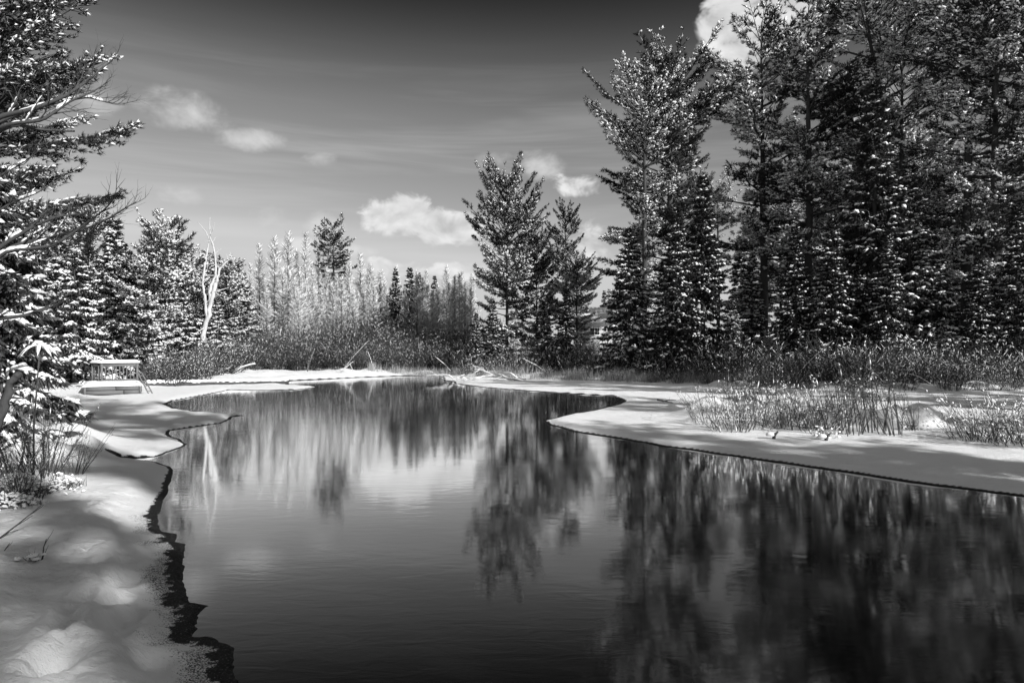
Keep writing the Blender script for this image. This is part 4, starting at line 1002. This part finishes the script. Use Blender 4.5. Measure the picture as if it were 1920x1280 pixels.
for pp, r0, r1, dd, ev in [
  ([(-150,330,0),(-60,255,0),(0,218,0),(60,205,0),(120,182,.1),(160,155,.2),(190,130,.3),(215,108,.4)], .042, .004, 8.2, 3),
  ([(-150,320,0),(-60,262,0),(20,232,-.2),(80,226,-.2),(130,190,-.1),(175,172,0),(208,150,.1)], .034, .004, 8.2, 3),
  ([(-150,340,0),(-40,262,.3),(30,232,.4),(80,244,.5),(140,246,.6)], .030, .012, 8.0, 9),
  ([(-150,330,0),(-20,235,.4),(70,200,.5),(130,188,.6),(165,182,.6),(192,190,.6),(214,194,.6),(234,196,.7)], .024, .003, 8.4, 3),
  ([(-150,600,0),(-60,520,0),(0,462,0),(60,425,0),(110,405,0),(160,400,.1)], .040, .006, 8.2, 3),
  ([(-150,600,0),(-60,520,.2),(20,462,.3),(90,446,.3),(150,432,.3),(200,412,.4),(232,392,.4),(255,378,.5)], .036, .004, 8.2, 3),
  ([(-150,610,0),(-60,530,-.2),(10,470,-.3),(100,462,-.3),(160,420,-.2),(200,390,-.2),(228,352,-.1)], .030, .004, 8.2, 3),
  ([(-150,640,0),(-60,600,0),(0,597,0),(45,592,0),(90,578,.1),(130,560,.1)], .034, .010, 8.0, 4),
  ([(-150,420,0),(-60,370,0),(0,330,0),(50,300,.1),(90,270,.1)], .022, .004, 8.4, 4),
  ([(-150,520,0),(-40,420,0),(20,380,0),(70,362,0),(120,330,.1)], .022, .004, 8.6, 4)]:
    alder_limb(al, ab, pp, r0, r1, dd, max(2, ev-1))

# a broken snag with a cap of snow and the tangle of snowy shrubs around it
limb_tree('broken_snag', [([(-15,815,0),(5,760,0),(22,715,0),(38,690,0)], .065, .045), ([(10,750,0),(2,720,.1),(-6,700,.1)], .03, .012)], 9.0, 'bark', 'broken dark snag with a cap of snow at the near left edge', part='stub')
c = PD(40, 690, 9.0); A = Acc(); A.blobs(np.array([[0, 0, .0], [.06, .02, -.02], [-.05, -.02, .0], [.0, .03, .04]]), np.array([[1., .1, 0], [.5, .6, 0], [1, -.4, .1], [.7, .3, 0]]), [.10, .07, .08, .06], [.07, .05, .06, .05], [.05, .045, .05, .04], fine=True)
cap = link('snow_cap', A.mesh('snag_cap', [M['snow']], True)); cap.parent = bpy.data.objects['broken_snag']; cap.location = c-np.array(bpy.data.objects['broken_snag'].location)
NB_ = [bush(1.7, 1.2, 20, 9, .16, r=.012, mat='twig', bl=.008, split=True, speck=.014, fan=.8, fine=True, long=2.4), bush(1.4, 1.0, 18, 8, .3, r=.010, mat='twig', bl=.008, split=True, speck=.018, fan=.9, fine=True, long=2.2)]
for px, d, h, v, lb in [(50,10.6,1.05,0,'snowy tangled shrub beside the broken snag'),(10,10.2,1.0,1,'snowy shrub at the foot of the broken snag'),(135,12.8,.95,0,'twiggy snowy shrub under the drooping near boughs'),
   (85,12.4,1.4,0,'tall tangled shrub behind the broken snag'),(25,12.0,1.5,0,'tangled snowy shrub behind the broken snag under the alder limbs'),(70,11.6,1.5,0,'tall twiggy shrub around the drooping leaved sprig')]:
    x, y = at(px, d); place(NB_[v], 'snowy_shrub', x, y, h, None, lb, 'shrub')
for px, py, n_, w_, hh_, lb in [(35,915,150,.55,.30,'bright snow clotted low bush at the near left edge'),(15,940,90,.4,.22,'bright snow clotted cushion in front of the low bush'),(115,905,60,.32,.25,'dark twiggy tuft on the edge of the near drift')]:
    cc_ = P(px, py, .25); o = empty('low_bush', (cc_[0], cc_[1], gz(cc_[0], cc_[1])), lb, 'bush')
    A = Acc(); m_ = n_*2; a = U(0, 6.28, m_); b0 = np.stack([U(-w_, w_, m_), U(-w_*.6, w_*.6, m_), np.zeros(m_)-.03], 1)
    A.blades(b0, np.stack([np.cos(a)*.5, np.sin(a)*.5, U(.5, 1, m_)], 1), U(.2, .5, m_)*hh_*2, .012); link('stems', A.mesh('low_bush_stems', [M['twig']]), o)
    q_ = n_*3 if n_ > 80 else 40; A = Acc(); rx = rng.normal(size=(q_, 2))*.5
    A.blobs(np.stack([rx[:, 0]*w_, rx[:, 1]*w_*.7, hh_*np.exp(-(rx**2).sum(1))*U(.4, 1, q_)], 1), rng.normal(size=(q_, 3))*[1, 1, .3], U(.015, .05, q_), U(.012, .03, q_), U(.012, .028, q_), fine=True)
    s_ = link('snow_load', A.mesh('low_bush_snow', [M['snow']], True), o); s_['kind'] = 'stuff'
# drooping big leaved sprig under snow
c = PD(75, 650, 11.5); rh = empty('rhododendron_sprig', (c[0], c[1], gz(c[0], c[1])), 'sprig of drooping long leaves under snow beside the alder limbs', 'shrub'); hgt = (c[2]-rh.location.z)/1.25; rh.scale = (1.25, 1.25, 1.25)
A = Acc(); A.tube(np.array([(-.12, .05, 0), (-.1, .02, hgt*.4), (-.03, 0, hgt*.8), (0, 0, hgt)]), [.014, .012, .009, .007], 6); link('stem', A.mesh('sprig_stem', [M['twig']], True), rh)
for k in range(9):
    az_ = k*6.283/9+U(-.2, .2); ln = U(.19, .27); out_ = np.array([math.cos(az_), math.sin(az_)*.8, 0]); sd_ = np.array([-out_[1], out_[0], 0])
    for part_, mt, wd, dz_, th_ in (('leaf', 'leaf', .034, 0, .004), ('snow', 'snow', .036, .006, .022)):
        V = []; F = []; nn_ = 7
        for q_ in range(nn_):
            f = q_/(nn_-1); ww = wd*math.sin(math.pi*min(f*.92+.08, 1))**.6+.002; cz = .10*f-.42*f*f*ln/.24*.55
            pz = np.array([0, 0, hgt+cz+dz_])+out_*ln*f
            V += [pz+sd_*ww, pz-sd_*ww, pz+[0, 0, th_*math.sin(math.pi*f)+.001]]
        for q_ in range(nn_-1):
            b_ = q_*3; F += [(b_, b_+2, b_+5, b_+3), (b_+2, b_+1, b_+4, b_+5), (b_+1, b_, b_+3, b_+4)]
        me = mesh('sprig_'+part_, V, None, F, True, [M[mt]])
        if part_ == 'leaf': lf_ = link('leaf', me, rh)
        else: link('snow', me, lf_)
# bare twigs sticking out of the near snow
for pp, r0, lb in [([(-25,1030,0),(0,1008,0),(30,985,0),(55,965,0),(76,948,0)], .012, 'long bare twig sticking out of the near snow by the left edge'),
                   ([(76,1062,0),(80,1045,0),(82,1025,0),(87,1010,0)], .009, 'single upright twig beside the small snow clump'),
                   ([(-10,1050,0),(8,1032,0),(18,1018,0)], .008, 'short bare twig at the left edge below the long twig'),
                   ([(75,850,0),(100,835,0),(130,812,0),(158,785,0)], .012, 'bare curved twig rising over the near round drift'),
                   ([(145,868,0),(165,850,0),(185,842,0)], .008, 'thin twig leaning out over the ice below the drift')]:
    b0 = P(pp[0][0], pp[0][1], .12); o = empty('bare_twig', (b0[0], b0[1], gz(b0[0], b0[1])), lb, 'twig')
    pts = np.array([PD(a, b, b0[1]+.05*k) for k, (a, b, _) in enumerate(pp)])-np.array(o.location); pts[0][2] = -.05
    A = Acc(); A.tube(pts, np.linspace(r0, r0*.4, len(pts)), 6)
    for k in range(1, len(pts)-1):
        twiggy(A, None, pts[k], unit((pts[k+1]-pts[k])*1.0+rng.normal(size=3)*.03+[.02, 0, 0.01]), U(.12, .28), r0*.5, 0)
    link('stem', A.mesh('bare_twig_stem', [M['twig']]), o)
c = P(60, 1062, .12); o = empty('snow_clump', (c[0], c[1], gz(c[0], c[1])), 'small clump of snow on dead stalks in the near snow', 'snow clump')
A = Acc(); A.blobs(np.stack([U(-.14, .14, 14), U(-.06, .06, 14), U(0, .07, 14)], 1), rng.normal(size=(14, 3))*[1, 1, .2], U(.02, .06, 14), .03, .02, fine=True); s_ = link('snow', A.mesh('clump_snow', [M['snow']], True), o); s_['kind'] = 'stuff'
A = Acc(); A.blades(np.stack([U(-.14, .14, 14), U(-.06, .06, 14), np.zeros(14)-.02], 1), rng.normal(size=(14, 3))*.4+Zup, U(.1, .22, 14), .01); link('stalks', A.mesh('clump_stalks', [M['twig']]), o)
